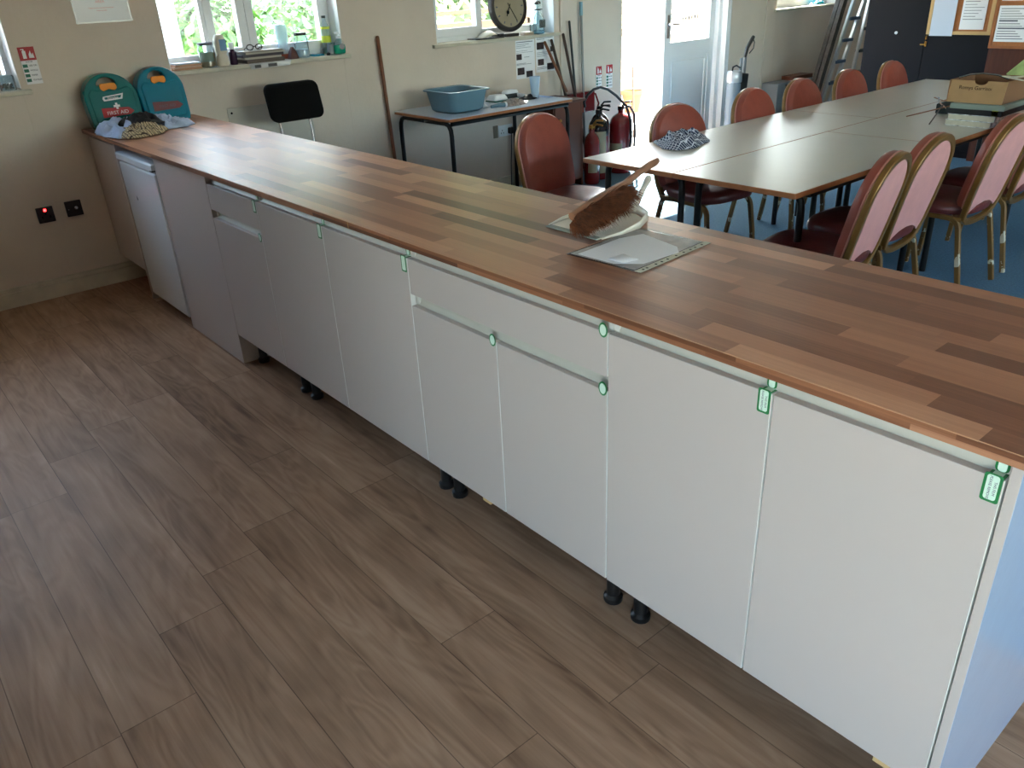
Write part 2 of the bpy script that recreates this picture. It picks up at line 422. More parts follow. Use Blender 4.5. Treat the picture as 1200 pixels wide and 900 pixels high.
window_west(2, 2.502, 3.68, 1.15, 2.12, [(2.55, 3.03, True), (3.03, 3.63, False)])
window_west(3, 6.84, 8.02, 1.15, 2.12, [(6.9, 7.45, True), (7.45, 7.97, False)])
window_west(4, -1.55, -.262, 1.145, 2.12, [(-1.5, -.9, False), (-.9, -.31, True)], sillz=1.15)
def win_frame(name, a, b, c, d, ax, at):
    """plain frame with a middle mullion for the windows behind the camera"""
    mb = MB(); f = .06; w = .06
    def bx(p, q, r, s):
        mb.box((p, at, r), (q, at+w, s)) if ax == 'y' else mb.box((at, p, r), (at+w, q, s))
    bx(a, a+f, c, d); bx(b-f, b, c, d); bx(a, b, c, c+f); bx(a, b, d-f, d); bx((a+b)/2-f/2, (a+b)/2+f/2, c, d)
    o = struct(name, mb, 'white', bevel=.004)
    mb = MB(); mb2 = None
    if ax == 'y': mb.box((a+.03, at+.028, c+.03), (b-.03, at+.032, d-.03))
    else: mb.box((at+.028, a+.03, c+.03), (at+.032, b-.03, d-.03))
    mb.build('pane', 'glass', o, smooth=False)
win_frame('window_5', 5.3, 7.6, .10, 2.25, 'y', YS-.18)
win_frame('window_6', 1.0, 5.0, .95, 2.3, 'x', XE+.12)
# vertical boxed pipe beside window 2, joint strip, door
struct('trim_2', B((0, 3.735, 0), (.022, 3.765, H)), 'wall', bevel=.004)
struct('trim_3', B((0, 6.655, 0), (.012, 6.685, H)), 'wall', bevel=.003)
# door_1 : white half glazed door, right leaf shut, left way open
mb = MB(); mb.box((-.16, 4.49, 0), (-.10, 4.515, 2.07)); mb.box((-.16, 5.955, 0), (-.06, 6.03, 2.07)); mb.box((-.16, 4.49, 2.02), (-.10, 6.03, 2.07)); mb.box((-.10, 6.005, 0), (.004, 6.03, 2.07)); mb.box((.0005, 6.03, 0), (.006, 6.066, 2.1))
dr = struct('door_1', mb, 'white', bevel=.004)
y0, y1 = 5.185, 5.945; mb = MB(); x0, x1 = -.15, -.10
mb.box((x0, y0, .02), (x1, y0+.095, 2.01)); mb.box((x0, y1-.075, .02), (x1, y1, 2.01)); mb.box((x0, y0, .02), (x1, y1, .12)); mb.box((x0, y0, .82), (x1, y1, .96)); mb.box((x0, y0, 1.91), (x1, y1, 2.01))
lf = mb.build('door_leaf', 'white', dr, bevel=.004)
B((x0+.012, y0+.09, .11), (x1-.012, y1-.07, .83)).build('lower_panel', 'white', lf, smooth=False)
mb = MB()
for a, b, c, d in [(y0+.135, y0+.150, .16, .785), (y1-.125, y1-.110, .16, .785)]: mb.box((x1-.014, a, c), (x1-.004, b, d))
for c, d in [(.16, .175), (.77, .785)]: mb.box((x1-.014, y0+.135, c), (x1-.004, y1-.110, d))
mb.build('panel_bead', 'white', lf, bevel=.003)
B((x0+.02, y0+.09, .95), (x0+.024, y1-.07, 1.92)).build('pane', 'glass', lf, smooth=False)
mb = MB(); mb.box((x1, y0+.03, 1.0), (x1+.008, y0+.065, 1.2)); mb.tube([(x1+.005, y0+.047, 1.12), (x1+.05, y0+.047, 1.12), (x1+.05, y0+.16, 1.12)], .009); mb.build('door_handle', 'chrome', lf)
mb = MB()
for k in range(6): mb.box((x0+.0245, 5.47+k*.045, 1.12+k*.004), (x0+.0255, 5.49+k*.045, 1.165+k*.004))
mb.build('glass_sticker', 'ink', lf, smooth=False)

# ------------------------------------------------------------------ outdoors
struct('ground', B((-14, -14, -.16), (-.24, 16, -.06)), 'paving', smooth=False)
struct('ground_east', B((XE+.24, -14, -.16), (20, 16, -.06)), 'paving', smooth=False)
struct('ground_south', B((-.24, -14, -.16), (XE+.24, YS-.24, -.06)), 'paving', smooth=False)
def leafy(name, c, rad, n, m, label, cat, seed, size=.06, trunk=True):
    rnd = random.Random(seed); bm = bmesh.new(); c = Vector(c)
    for i in range(n):
        d = Vector((rnd.gauss(0, 1), rnd.gauss(0, 1), rnd.gauss(0, 1))).normalized()
        k = rnd.uniform(.72, 1.0)*(1+.22*noise.noise(d*2.3+Vector((seed, 0, 0))))
        p = c+Vector((d.x*rad[0], d.y*rad[1], d.z*rad[2]))*k
        if p.z < 0: continue
        nn = (d+Vector((rnd.gauss(0, .5), rnd.gauss(0, .5), rnd.gauss(.3, .5)))).normalized()
        a = nn.orthogonal().normalized(); a = Matrix.Rotation(rnd.uniform(0, 6.28), 3, nn) @ a; b = nn.cross(a)
        s = size*rnd.uniform(.6, 1.3)
        v = [bm.verts.new(p+a*s), bm.verts.new(p+b*s*.5+nn*s*.12), bm.verts.new(p-a*s), bm.verts.new(p-b*s*.5+nn*s*.12)]
        bm.faces.new(v)
    t = thing(name, label, cat, (c.x, c.y, -.06))
    mbx = MB(); mbx.bm.free(); mbx.bm = bm
    mbx.build('foliage', m, t, smooth=False)
    if trunk:
        mb = MB()
        for k in range(5):
            a = k*1.26+seed; mb.tube([(c.x, c.y, -.06), (c.x+.1*math.cos(a), c.y+.1*math.sin(a), c.z*.5), (c.x+.5*rad[0]*math.cos(a), c.y+.5*rad[1]*math.sin(a), c.z+.3*rad[2])], [.05, .035, .012], 7)
        mb.build('stem', 'bark', t)
    return t
leafy('garden_shrub', (-2.9, 2.0, .82), (.7, .55, .86), 4200, 'leafA', 'bright green leafy shrub outside the left of the bottle-lined window', 'shrub', 1, .062)
leafy('garden_tree', (-4.6, 3.9, .85), (1.1, 1.35, .9), 7000, 'leafB', 'paler grey-green bush outside the right of the bottle-lined window', 'shrub', 2, .055)
leafy('garden_tree', (-7.9, 3.9, .9), (1.3, 1.6, .95), 3500, 'leafA', 'round green bush at the back of the garden behind the nearer shrubs', 'shrub', 3, .1)
leafy('garden_tree', (-7.6, 9.3, 4.0), (1.7, 2.0, 2.5), 8000, 'leafA', 'green tree beyond the lattice fence outside the clock window', 'tree', 4, .1)
leafy('garden_tree', (-11.4, 6.6, 3.0), (1.9, 2.3, 3.1), 9000, 'leafB', 'distant broad tree far beyond the bottle-lined window', 'tree', 11, .17)
leafy('garden_tree', (-11.2, 13.2, 3.2), (2.0, 3.0, 3.3), 8000, 'leafB', 'distant broad tree far beyond the clock window', 'tree', 12, .19)
leafy('added_shade_tree', (-4.2, 4.8, 6.0), (1.2, 2.7, 1.25), 9000, 'leafA', 'unseen tall tree added to keep the sun off the wall windows', 'tree', 8, .16)  # out-of-view crown, added to block direct sun through the wall windows
leafy('low_plant', (-1.9, 5.95, .18), (.22, .2, .28), 500, 'leafB', 'small low green plant by the fence outside the open doorway', 'plant', 6, .04, False)
T = thing('garden_shed', 'pale blue-white shed in the garden beyond the left pane of the bottle-lined window', 'shed', (-5.8, 1.0, -.06))
B((-6.6, -.6, -.06), (-5.0, 2.3, 2.1)).build('wall', 'rendered', T, smooth=False)
MB().plate([(-6.8, 2.1), (-4.85, 2.1), (-5.8, 2.7)], 3.1, lambda a, b, d: (a, -.7+d, b)).build('roof', 'grey', T, smooth=False)
B((-5.0, 1.3, 0), (-4.97, 2.0, 1.9)).build('door', 'fence', T, bevel=.01)
# lattice trellis outside window 2
t = thing('lattice_fence', 'white fence with diagonal lattice top outside the clock window', 'fence', (-2.5, 4.4, -.06))
mb = MB(); mb.box((-2.54, 3.55, 1.10), (-2.46, 5.6, 1.17)); mb.box((-2.54, 3.55, 1.25), (-2.46, 5.6, 1.29)); mb.box((-2.54, 3.55, 2.1), (-2.46, 5.6, 2.16)); mb.build('rail', mat('weathered_rail', (120, 96, 76), .8), t, bevel=.004)
mb = MB()
for k in range(-6, 14):
    for s in (1, -1):
        y = 3.55+k*.2; pts = []
        a = (-2.5+.012*s, y, 1.29); b = (-2.5+.012*s, y+.85*s, 2.12)
        if s < 0: a = (a[0], y+.85, 1.29); b = (b[0], y, 2.12)
        if min(a[1], b[1]) < 3.5 or max(a[1], b[1]) > 5.7: continue
        mb.tube([a, b], 0, rect=(.035, .012), up=(1, 0, 0))
mb.build('lattice', 'fence', t, smooth=False)
mb = MB()
for k in range(20): mb.box((-2.515, 3.57+k*.1, -.02), (-2.49, 3.655+k*.1, 1.10))
mb.build('board_panel', 'fence', t, smooth=False)
for y in (3.55, 5.6): B((-2.56, y-.045, -.06), (-2.46, y+.045, 2.2)).build('fence_post', 'fence', t, bevel=.005)
# horizontal board fence outside the door
t = thing('board_fence', 'pale fence of spaced horizontal boards outside the open doorway', 'fence', (-2.8, 8, -.06))
mb = MB()
for k in range(15): mb.box((-2.83, 5.65, -.0+k*.135), (-2.8+(.02 if k % 2 else 0), 11.5, .098+k*.135))
mb.build('board_panel', 'fence', t, smooth=False)
for y in (5.65, 7.5, 9.4, 11.4): B((-2.9, y-.05, -.06), (-2.8, y+.05, 2.2)).build('fence_post', 'fence', t, bevel=.005)
t = tag(B((-1.55, 5.55, -.06), (-1.0, 6.75, .06)).build('door_step', 'rendered', bevel=.01), 'pale flat slab lying on the ground outside the open doorway', 'slab')
tag(MB().tube([(-.93, 5.72, -.055), (-1.75, 6.6, .55)], .012, 8).build('garden_stick', 'bark'), 'thin dark stick slanting over the slab outside the doorway', 'stick')
t = thing('clay_pot', 'orange clay pot standing by the fence outside the doorway', 'plant pot', (-2.2, 7.1, -.06))
MB().lathe([(.09, 0), (.13, .22), (.15, .22), (.15, .27), (.125, .27), (.11, .1)], (-2.2, 7.1, -.06), 18).build('pot', 'brick', t)
t = thing('porch_post', 'pale blue post outside the left pane of the bottle-lined window', 'post', (-1.9, 1.22, -.06))
B((-1.97, 1.15, -.06), (-1.83, 1.30, 2.4)).build('post', 'rendered', t, bevel=.006); B((-2.0, 1.12, -.06), (-1.8, 1.33, .06)).build('post_base', 'paving', t, bevel=.01)

# ------------------------------------------------------------------ base cabinets
B1, B2, B3, B4, B5, B6, B7 = 4.516, 4.096, 3.691, 3.291, 2.774, 2.252, 1.760
ZD, ZB, Z2, Z3 = .847, .15, .700, .737
def sticker(x, z, T, round_=False, txt=True, w=.028, h=.062, parent_label=None):
    """protective film tab on the corner of a front, folded back into the rail"""
    mb = MB(); fn = lambda a, b, d: (a, -.0005-d, b)
    def loop(x0, x1, z0, z1, r):
        o = []
        for cx, cz, a0 in ((x1-r, z1-r, 0), (x0+r, z1-r, 90), (x0+r, z0+r, 180), (x1-r, z0+r, 270)):
            for k in range(4): a = math.radians(a0+k*30); o.append((cx+r*math.cos(a), cz+r*math.sin(a)))
        return o
    if round_:
        L1 = [(x-.012+.0135*math.cos(a)*.9, z-.002+.0165*math.sin(a)) for a in [k*PI/10 for k in range(5, 20)]]+[(x, z-.006)]
        L1 = [(x-.013+.0135*math.cos(k*PI/9), z+.004+.018*math.sin(k*PI/9)) for k in range(18)]
        L2 = [(x-.013+.0095*math.cos(k*PI/9), z+.004+.0135*math.sin(k*PI/9)) for k in range(18)]
    else:
        L1 = loop(x-w, x-.001, z-h*.72, z+.006, .004); L2 = loop(x-w+.0045, x-.0055, z-h*.72+.0045, z+.0035, .004)
    o = mb.plate(L1, .0006, fn).build('film_tab', 'stgreen', T, smooth=False); o['label'] = 'green-edged white film tab'
    MB().plate(L2, .0012, fn).build('film_tab_face', 'stwhite', T, smooth=False)
    if not round_:
        # upper half folded over the top edge, lying back in the rail
        fold = lambda a, b, d: (a, .0015+.0185*(b-z)/.02, b+.0008+d)
        B((x-w+.003, .0002, z+.0002), (x-.001, .0215, z+.0010)).build('film_tab', 'stgreen', T, smooth=False); B((x-w+.0075, .0, z+.0006), (x-.0055, .0215, z+.0014)).build('film_tab_face', 'stwhite', T, smooth=False)
        k = MB(); k.plate(loop(x-w+.006, x-.001, z+.003, z+.028, .007), .0006, lambda a, b, d: (a, .0168-d, b)).build('film_tab', 'stgreen', T, smooth=False)
        MB().plate(loop(x-w+.010, x-.005, z+.004, z+.0245, .005), .0012, lambda a, b, d: (a, .0168-d, b)).build('film_tab_face', 'stwhite', T, smooth=False)
        if txt:
            for i, s in enumerate(('PLEASE REMOVE', 'THIS FILM')):
                text('lettering', s, .0058, (x-w+.0105+i*.0075, -.0019, z-.019), (0, 0, -1), (1, 0, 0), 'ink', T, ext=.0001)
def front(name, x0, x1, z0, z1, T, lab=None):
    """slab front 18 mm thick with pale edge band, gap 3 mm all round"""
    mb = MB(); g = .0022
    mb.box((x0+g, 0, z0), (x1-g, .018, z1)); o = mb.build(name, 'cab', T, bevel=.0012, seg=2)
    if lab: o['label'] = lab
    e = MB(); e.box((x1-g, .0006, z0+.001), (x1-g+.0012, .017, z1-.001)); e.build('edge_band', 'edge', o, smooth=False)
    return o
def rail(x0, x1, z0, z1, T):
    """recessed handle channel, curved profile"""
    mb = MB(); prof = [(.045, z0-.010), (.0186, z0-.010), (.0186, z0-.0015), (.0205, z0+.003), (.0245, z0+.010), (.026, z0+.018), (.0245, z1-.012), (.021, z1-.004), (.018, z1), (.045, z1)]
    n = len(prof); A = [mb.bm.verts.new((x0, y, z)) for y, z in prof]; Bv = [mb.bm.verts.new((x1, y, z)) for y, z in prof]
    for i in range(n): mb.bm.faces.new((A[i], A[(i+1) % n], Bv[(i+1) % n], Bv[i]))
    mb.bm.faces.new(A[::-1]); mb.bm.faces.new(Bv)
    mb.build('handle_rail', 'cabin', T)
def plinth_leg(x, y, T):
    mb = MB(); mb.lathe([(.026, 0), (.027, .004), (.027, .016), (.021, .022), (.019, .024), (.019, .085), (.016, .088), (.016, .152)], (x, y, 0), 18)
    mb.build('leg', 'blackp', T)
def base_unit(x0, x1, label, doors, drawer=None, legx=None, stick=()):
    T = thing('base_cabinet', label, 'kitchen cabinet', ((x0+x1)/2, .3, 0), 0, 'base cabinets along the counter front')
    mb = MB(); t = .016
    mb.box((x0+.001, .020, ZB), (x0+t, .58, .885)); mb.box((x1-t, .020, ZB), (x1-.001, .58, .885)); mb.box((x0, .046, ZB), (x1, .58, ZB+t)); mb.box((x0, .57, ZB), (x1, .58, .885)); mb.box((x0, .046, .870), (x1, .58, .885))
    mb.build('carcass', 'carc', T, smooth=False)
    rail(x0+.0025, x1-.0025, ZD, .886, T)
    if drawer:
        d = front('drawer', x0, x1, Z3, ZD, T); rail(x0+.0025, x1-.0025, Z2, Z3+.002, T)
        if drawer == 'tab': pass
    ds = []
    for k, (a, b) in enumerate(doors): ds.append(front('door', a, b, ZB, Z2 if drawer else ZD, T))
    if drawer: ds.append(d)
    for i, x, z, rd, tx in stick: sticker(x, z, ds[i], rd, tx)
    for x in (legx or (x0+.05, x1-.05)):
        plinth_leg(x, .082, T); plinth_leg(x, .52, T)
    return T, ds
T, ds = base_unit(B2, 4.920, 'nearest two-door cashmere base cabinet, at the right end beside the end panel', [(B2, B1), (B1, 4.920)], None, (4.148, 4.87), [(0, B1-.002, ZD, False, True), (1, 4.918, ZD, False, True)])
B((4.823, .003, .135), (4.858, .016, .152)).build('packer', 'plainboard', T, bevel=.001)
T, ds = base_unit(B4, B2, 'wide cashmere base cabinet with one broad drawer over two doors', [(B4, B3), (B3, B2)], 'd', (3.338, 4.048), [(0, B3-.001, Z2, True, False), (1, B2-.001, Z2, True, False), (2, B2-.001, ZD, True, False)])
B((3.576, .003, .136), (3.613, .016, .152)).build('packer', 'plainboard', T, bevel=.001)
T, ds = base_unit(B6, B4, 'two-door cashmere base cabinet in the middle, left of the broad drawer', [(B6, B5), (B5, B4)], None, (2.325, 3.262), [(0, B5-.003, ZD, False, False), (1, B4-.003, ZD, False, False)])
T, ds = base_unit(B7, B6, 'narrow cashmere base cabinet with small drawer beside the plain floor-length panel', [(B7, B6)], 'd', (1.80, 2.232), [(0, B6-.003, Z2, True, False), (1, B6-.003, ZD, False, False)])
# corner unit by the wall
T = thing('base_cabinet', 'shadowed single-door base cabinet in the corner against the left wall', 'kitchen cabinet', (.24, .3, 0), 0, 'base cabinets along the counter front')
mb = MB(); mb.box((.004, .020, .175), (.02, .58, .885)); mb.box((.456, .020, .175), (.472, .58, .885)); mb.box((.004, .02, .175), (.472, .58, .191)); mb.box((.004, .57, .175), (.472, .58, .885)); mb.build('carcass', 'carc', T, smooth=False)
front('door', .004, .474, .170, .868, T)
for x in (.40,): plinth_leg(x, .082, T); plinth_leg(x, .52, T)
# floor-length panels
tag(B((1.128, 0, 0), (1.757, .018, .886)).build('filler_panel', 'cab', bevel=.0015), 'plain grey floor-length panel between the fridge and the drawer cabinet', 'panel')
for o in [bpy.data.objects['filler_panel']]:
    B((1.738, .018, 0), (1.757, .58, .886)).build('side_panel', 'cab', o, smooth=False, bevel=.001)
tag(B((1.108, .000, 0), (1.1265, .58, .886)).build('end_panel', 'cab', bevel=.001), 'thin upright panel on the right side of the fridge', 'panel')
tag(B((.478, .000, 0), (.4965, .58, .886)).build('end_panel', 'cab', bevel=.001), 'thin upright panel on the left side of the fridge', 'panel')
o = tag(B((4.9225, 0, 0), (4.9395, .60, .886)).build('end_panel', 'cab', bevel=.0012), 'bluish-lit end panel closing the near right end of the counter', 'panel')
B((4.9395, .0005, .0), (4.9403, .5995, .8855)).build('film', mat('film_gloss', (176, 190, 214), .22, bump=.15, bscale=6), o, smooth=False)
tag(B((.0, .60, 0), (4.9395, .616, .886)).build('back_panel', 'cab', smooth=False), 'long plain panel closing the back of the counter on the carpet side', 'panel')
# fridge
T = thing('fridge', 'white under-counter fridge between two thin panels', 'fridge', (.8, .3, 0))
B((.503, .05, .035), (1.103, .57, .84)).build('body', 'fridge', T, bevel=.01)
o = B((.520, -.004, .045), (1.088, .046, .795)).build('door', 'fridge', T, bevel=.012, seg=4)
mb = MB(); mb.box((.520, -.012, .800), (1.088, .046, .843)); o = mb.build('top_trim', 'fridge', T, bevel=.010, seg=3)
B((1.06, -.014, .806), (1.0885, .02, .812)).build('hinge', 'blackp', T, bevel=.001)
MB().lathe([(.012, 0), (.012, .004)], (.70, -.004, .62), 14, 'y').build('badge', 'chrome', T)
mb = MB()
for x in (.54, 1.06): mb.lathe([(.02, 0), (.02, .01), (.012, .014), (.012, .04)], (x, .06, 0), 12)
mb.build('foot', 'blackp', T)
# worktop
T = thing('worktop', 'long butcher-block pattern worktop running the length of the counter', 'worktop', (2.48, .3, .887))
mb = MB(); mb.box((0.003, -.0236, .887), (4.968, .6263, .910)); mb.build('top', 'wt', T, bevel=.0025, seg=2)
B((.003, -.0244, .8885), (4.968, -.0236, .9085)).build('front_edge', 'wtedge', T, smooth=False)
B((.003, -.0242, .9095), (4.968, -.0228, .9104)).build('edge_highlight', mat('painted_highlight_line', (206, 160, 126), .4), T, smooth=False)  # pale strip paints the highlight along the worktop's top front edge
B((3.0085, -.0249, .8875), (3.0105, -.024, .910)).build('joint_strip', 'pine', T, smooth=False)

# ------------------------------------------------------------------ banquet chairs
def arc_pts(cx, cz, rx, rz, a0, a1, n): return [(cx+rx*math.cos(math.radians(a0+(a1-a0)*k/n)), cz+rz*math.sin(math.radians(a0+(a1-a0)*k/n))) for k in range(n+1)]
def chair_proto(label):
    T = thing('banquet_chair', label, 'chair')
    lean = math.radians(13)
    bx, bz = -.185, .43
    def LN(y, s, d):   # s up the back, d out to the rear
        return (bx-math.sin(lean)*s-math.cos(lean)*d, y, bz+math.cos(lean)*s-math.sin(lean)*d)
    Wd = .192
    # hoop centre line in (y, s)
    top = [(y, s) for y, s in arc_pts(0, .275, Wd, .177, 0, 180, 20)]
    left = [(-Wd, .2), (-Wd*.985, .12), (-Wd*.95, .04), (-Wd*.86, -.03)]
    bot = [(-.12, -.058), (-.06, -.068), (0, -.07), (.06, -.068), (.12, -.058)]
    right = [(Wd*.86, -.03), (Wd*.95, .04), (Wd*.985, .12), (Wd, .2)]
    loop = top+left+bot+right
    MB().tube([LN(y, s, .012) for y, s in loop], 0, closed=True, rect=(.030, .026), up=(1, 0, .2)).build('back_frame', 'gold', T, world=False, bevel=.005)
    # rear fabric panel with concave bottom
    ins = .955
    out = [(y*ins, .285+(s-.285)*ins) for y, s in top]+[(-Wd*.95, .2), (-Wd*.93, .1), (-Wd*.90, .03), (-.145, -.015)]
    out += [(-.12, .004), (-.07, .024), (0, .032), (.07, .024), (.12, .004)]+[(.145, -.015), (Wd*.90, .03), (Wd*.93, .1), (Wd*.95, .2)]
    MB().plate(out, .012, lambda a, b, d: LN(a, b, .006+d)).build('back_panel', 'pink', T, world=False, bevel=.003)
    # front pad, domed
    bm = bmesh.new(); rings = []; nr = 7
    po = [(y*1.045, .285+(s-.285)*1.06) for y, s in top]+[(-Wd*1.04, .2), (-Wd*1.03, .1), (-Wd*1.0, .05), (-Wd*.94, .022)]+[(-.11, .016), (-.05, .014), (.05, .014), (.11, .016)]+[(Wd*.94, .022), (Wd*1.0, .05), (Wd*1.03, .1), (Wd*1.04, .2)]
    for k, (sc, dd) in enumerate([(1, .004), (1.0, -.012), (.99, -.030), (.94, -.046), (.75, -.056), (.45, -.061), (.15, -.063)]):
        rings.append([bm.verts.new(LN(y*sc, .24+(s-.24)*sc, dd)) for y, s in po])
    for i in range(nr-1):
        for k in range(len(po)):
            bm.faces.new((rings[i][k], rings[i][(k+1) % len(po)], rings[i+1][(k+1) % len(po)], rings[i+1][k]))
    bm.faces.new(rings[0]); bm.faces.new(rings[-1])
    mb = MB(); mb.bm.free(); mb.bm = bm
    pad = mb.build('backrest', 'red', T, world=False)
    MB().tube([LN(y*1.006, .285+(s-.285)*1.005, -.006) for y, s in po], .004, 6, closed=True).build('piping', 'piping', pad, world=False)
    # seat cushion
    bm = bmesh.new()
    def sq(rx, ry, z, cx=.005, p=3.6, n=36):
        o = []
        for k in range(n):
            a = 2*PI*k/n; c, s = math.cos(a), math.sin(a)
            x = abs(c)**(2/p)*math.copysign(1, c)*rx; y = abs(s)**(2/p)*math.copysign(1, s)*ry
            if x < 0: y *= (1+.16*x/rx)
            o.append(bm.verts.new((cx+x, y, z)))
        return o
    rr = [sq(.195, .19, .405), sq(.212, .207, .410), sq(.218, .212, .428), sq(.216, .210, .446), sq(.205, .198, .461), sq(.17, .162, .472), sq(.10, .095, .479), sq(.03, .03, .481)]
    for i in range(len(rr)-1):
        for k in range(36): bm.faces.new((rr[i][k], rr[i][(k+1) % 36], rr[i+1][(k+1) % 36], rr[i+1][k]))
    bm.faces.new(rr[0]); bm.faces.new(rr[-1])
    mb = MB(); mb.bm.free(); mb.bm = bm; mb.build('seat', 'maroon', T, world=False)
    # frame under the seat
    mb = MB()
    for y in (-.175, .175): mb.box((-.19, y-.011, .382), (.12, y+.011, .405))
    for x in (-.15, .11): mb.box((x-.011, -.175, .384), (x+.011, .175, .403))
    mb.build('seat_frame', 'gold', T, world=False, bevel=.003)
    for sgn in (-1, 1):
        y = sgn*.178
        f = [(.08, y, .393), (.12, y, .393)]+[(.12+.055*math.sin(math.radians(a)), y+sgn*.0, .393-.055*(1-math.cos(math.radians(a)))) for a in (20, 40, 60, 78)]+[(.196, y+sgn*.008, .20), (.212, y+sgn*.014, 0.002)]
        MB().tube(f, 0, rect=(.024, .022), up=(0, 1, 0)).build('leg', 'worn', T, world=False, bevel=.003)
        g = [(-.09, y, .393), (-.13, y, .393)]+[(-.13-.055*math.sin(math.radians(a)), y, .393-.055*(1-math.cos(math.radians(a)))) for a in (20, 40, 60, 78)]+[(-.215, y+sgn*.01, .20), (-.255, y+sgn*.018, 0.002)]
        MB().tube(g, 0, rect=(.024, .022), up=(0, 1, 0)).build('leg', 'worn', T, world=False, bevel=.003)
    return T
CH = chair_proto('x')
spots = [  # x, y, rotation (faces local +x), label, group
 (2.41, 2.60, -.10, 'red-backed chair behind the checked cloth, seat visible under the table corner', None),
 (2.39, 3.40, .03, 'red-backed chair in front of the upright vacuum cleaner', None),
 (2.39, 3.96, .03, 'red-backed chair in front of the grey box by the far wall', None),
 (2.39, 4.58, .04, 'red-backed chair right in front of the ladders', None),
 (2.39, 5.20, .06, 'red-backed chair in front of the dark cupboard, farthest along the table', None),
 (3.45, 2.0, PI+.14, 'pink-backed gold-framed chair leftmost of those facing away, lowest behind the counter', None),
 (3.40, 2.50, PI+.04, 'pink-backed gold-framed chair second from left, between two other pink backs', None),
 (3.47, 3.18, PI-.02, 'pink-backed gold-framed chair just below the book stack at the right edge', None),
 (3.47, 3.72, PI, 'gold-framed chair cut by the right edge, with only seat corner and legs showing', None),
 (3.44, 4.32, PI+.05, 'maroon chair seat farthest under the right side of the tables', None),
 (1.98, 1.98, .12, 'red-backed chair standing alone before the small wall table', None)]
for i, (x, y, rz, lab, g) in enumerate(spots):
    o = CH if i == 0 else copy_tree(CH)
    o.location = (x, y, 0); o.rotation_euler = (0, 0, rz); o['label'] = lab; o['group'] = 'banquet chairs round the tables'

# ------------------------------------------------------------------ meeting tables
def mtable(x0, x1, y0, y1, label, z=.72):
    T = thing('folding_table', label, 'table', ((x0+x1)/2, (y0+y1)/2, 0), 0, 'pale tables pushed together')
    g = .003
    B((x0+g+.0015, y0+g+.0015, z-.004), (x1-g-.0015, y1-g-.0015, z)).build('tabletop', 'tabletop', T, smooth=False)
    B((x0+.0008, y0+.0008, z-.024), (x1-.0008, y1-.0008, z-.0006)).build('edge_trim', 'tedge', T, bevel=.003)
    for y in (y0+.14, y1-.14):
        s = 1 if y > (y0+y1)/2 else -1
        for x, sx in ((x0+.05, 1), (x1-.05, -1)):
            pts = [(x+sx*.16, y, z-.036), (x+sx*.05, y, z-.036), (x+sx*.02, y, z-.045), (x+sx*.004, y, z-.07), (x, y, z-.10), (x, y-s*.0, .3), (x, y, .004)]
            MB().tube(pts, .0165, 12).build('leg', 'blackm', T)
        MB().tube([(x0+.2, y, z-.036), (x1-.2, y, z-.036)], .0165, 10).build('crossbar', 'blackm', T)
        MB().tube([((x0+x1)/2, y, z-.04), ((x0+x1)/2, y-s*.35, z-.045)], .009, 8).build('brace', 'blackm', T)
    for x in (x0+.06, x1-.06): B((x-.012, y0+.2, z-.060), (x+.012, y1-.2, z-.0245)).build('apron', 'blackm', T)
    return T
mtable(2.22, 2.81, 1.79, 3.69, 'pale laminate table at the left front, carrying the checked cloth')
mtable(2.22, 2.81, 3.69, 5.57, 'pale laminate table at the far left, beneath the dark cupboards')
mtable(2.81, 3.455, 1.79, 3.13, 'pale laminate table at the near right, its corner pointing at the counter')
mtable(2.81, 3.455, 3.13, 4.50, 'pale laminate table at the right, carrying the books and cardboard box')

# table by the wall with tub
T = thing('side_table', 'narrow table with rounded black legs against the wall under the clock window', 'table', (.37, 2.6, 0))
z = .75
B((.03, 2.055, z-.005), (.70, 3.20, z)).build('tabletop', mat('pale_blue_laminate', (190, 200, 212), .35), T, bevel=.001)
B((.03, 2.055, z-.024), (.70, 3.20, z-.005)).build('edge_trim', 'tedge', T, bevel=.004)
for y in (2.085, 3.17):
    for x, sx in ((.055, 1), (.675, -1)):
        MB().tube([(x+sx*.3, y, z-.04), (x+sx*.06, y, z-.04), (x+sx*.025, y, z-.052), (x+sx*.006, y, z-.08), (x, y, z-.12), (x, y, .003)], .0155, 12).build('leg', 'blackm', T)
mb = MB()
for x in (.675,): mb.tube([(x, 2.09, z-.04), (x, 3.17, z-.04)], .0155, 10)
mb.build('crossbar', 'blackm', T)

# ------------------------------------------------------------------ things on the side table
def rrect(cx, cy, hx, hy, r, n=5):
    o = []
    for sx, sy, a0 in ((1, 1, 0), (-1, 1, 90), (-1, -1, 180), (1, -1, 270)):
        for k in range(n+1): a = math.radians(a0+90*k/n); o.append((cx+sx*(hx-r)+r*math.cos(a), cy+sy*(hy-r)+r*math.sin(a)))
    return o
def loft(mb, loops, cap0=True, cap1=True):
    R_ = [[mb.bm.verts.new(p) for p in L] for L in loops]; m = len(R_[0])
    for i in range(len(R_)-1):
        for k in range(m): mb.bm.faces.new((R_[i][k], R_[i][(k+1) % m], R_[i+1][(k+1) % m], R_[i+1][k]))
    if cap0: mb.bm.faces.new(R_[0][::-1])
    if cap1: mb.bm.faces.new(R_[-1])
    return mb
T = thing('washing_up_bowl', 'blue-grey rectangular plastic washing-up bowl on the wall table', 'bowl', (.43, 2.33, .75))
mb = MB(); L = []
for hx, hy, zz in [(.130, .125, .751), (.148, .142, .765), (.162, .155, .84), (.170, .163, .886), (.186, .178, .888), (.188, .180, .896), (.180, .172, .899), (.165, .158, .894), (.155, .148, .84), (.140, .134, .772), (.10, .10, .765)]:
    L.append([(x, y, zz) for x, y in rrect(.43, 2.33, hx, hy, .055)])
loft(mb, L).build('bowl', 'tub', T)
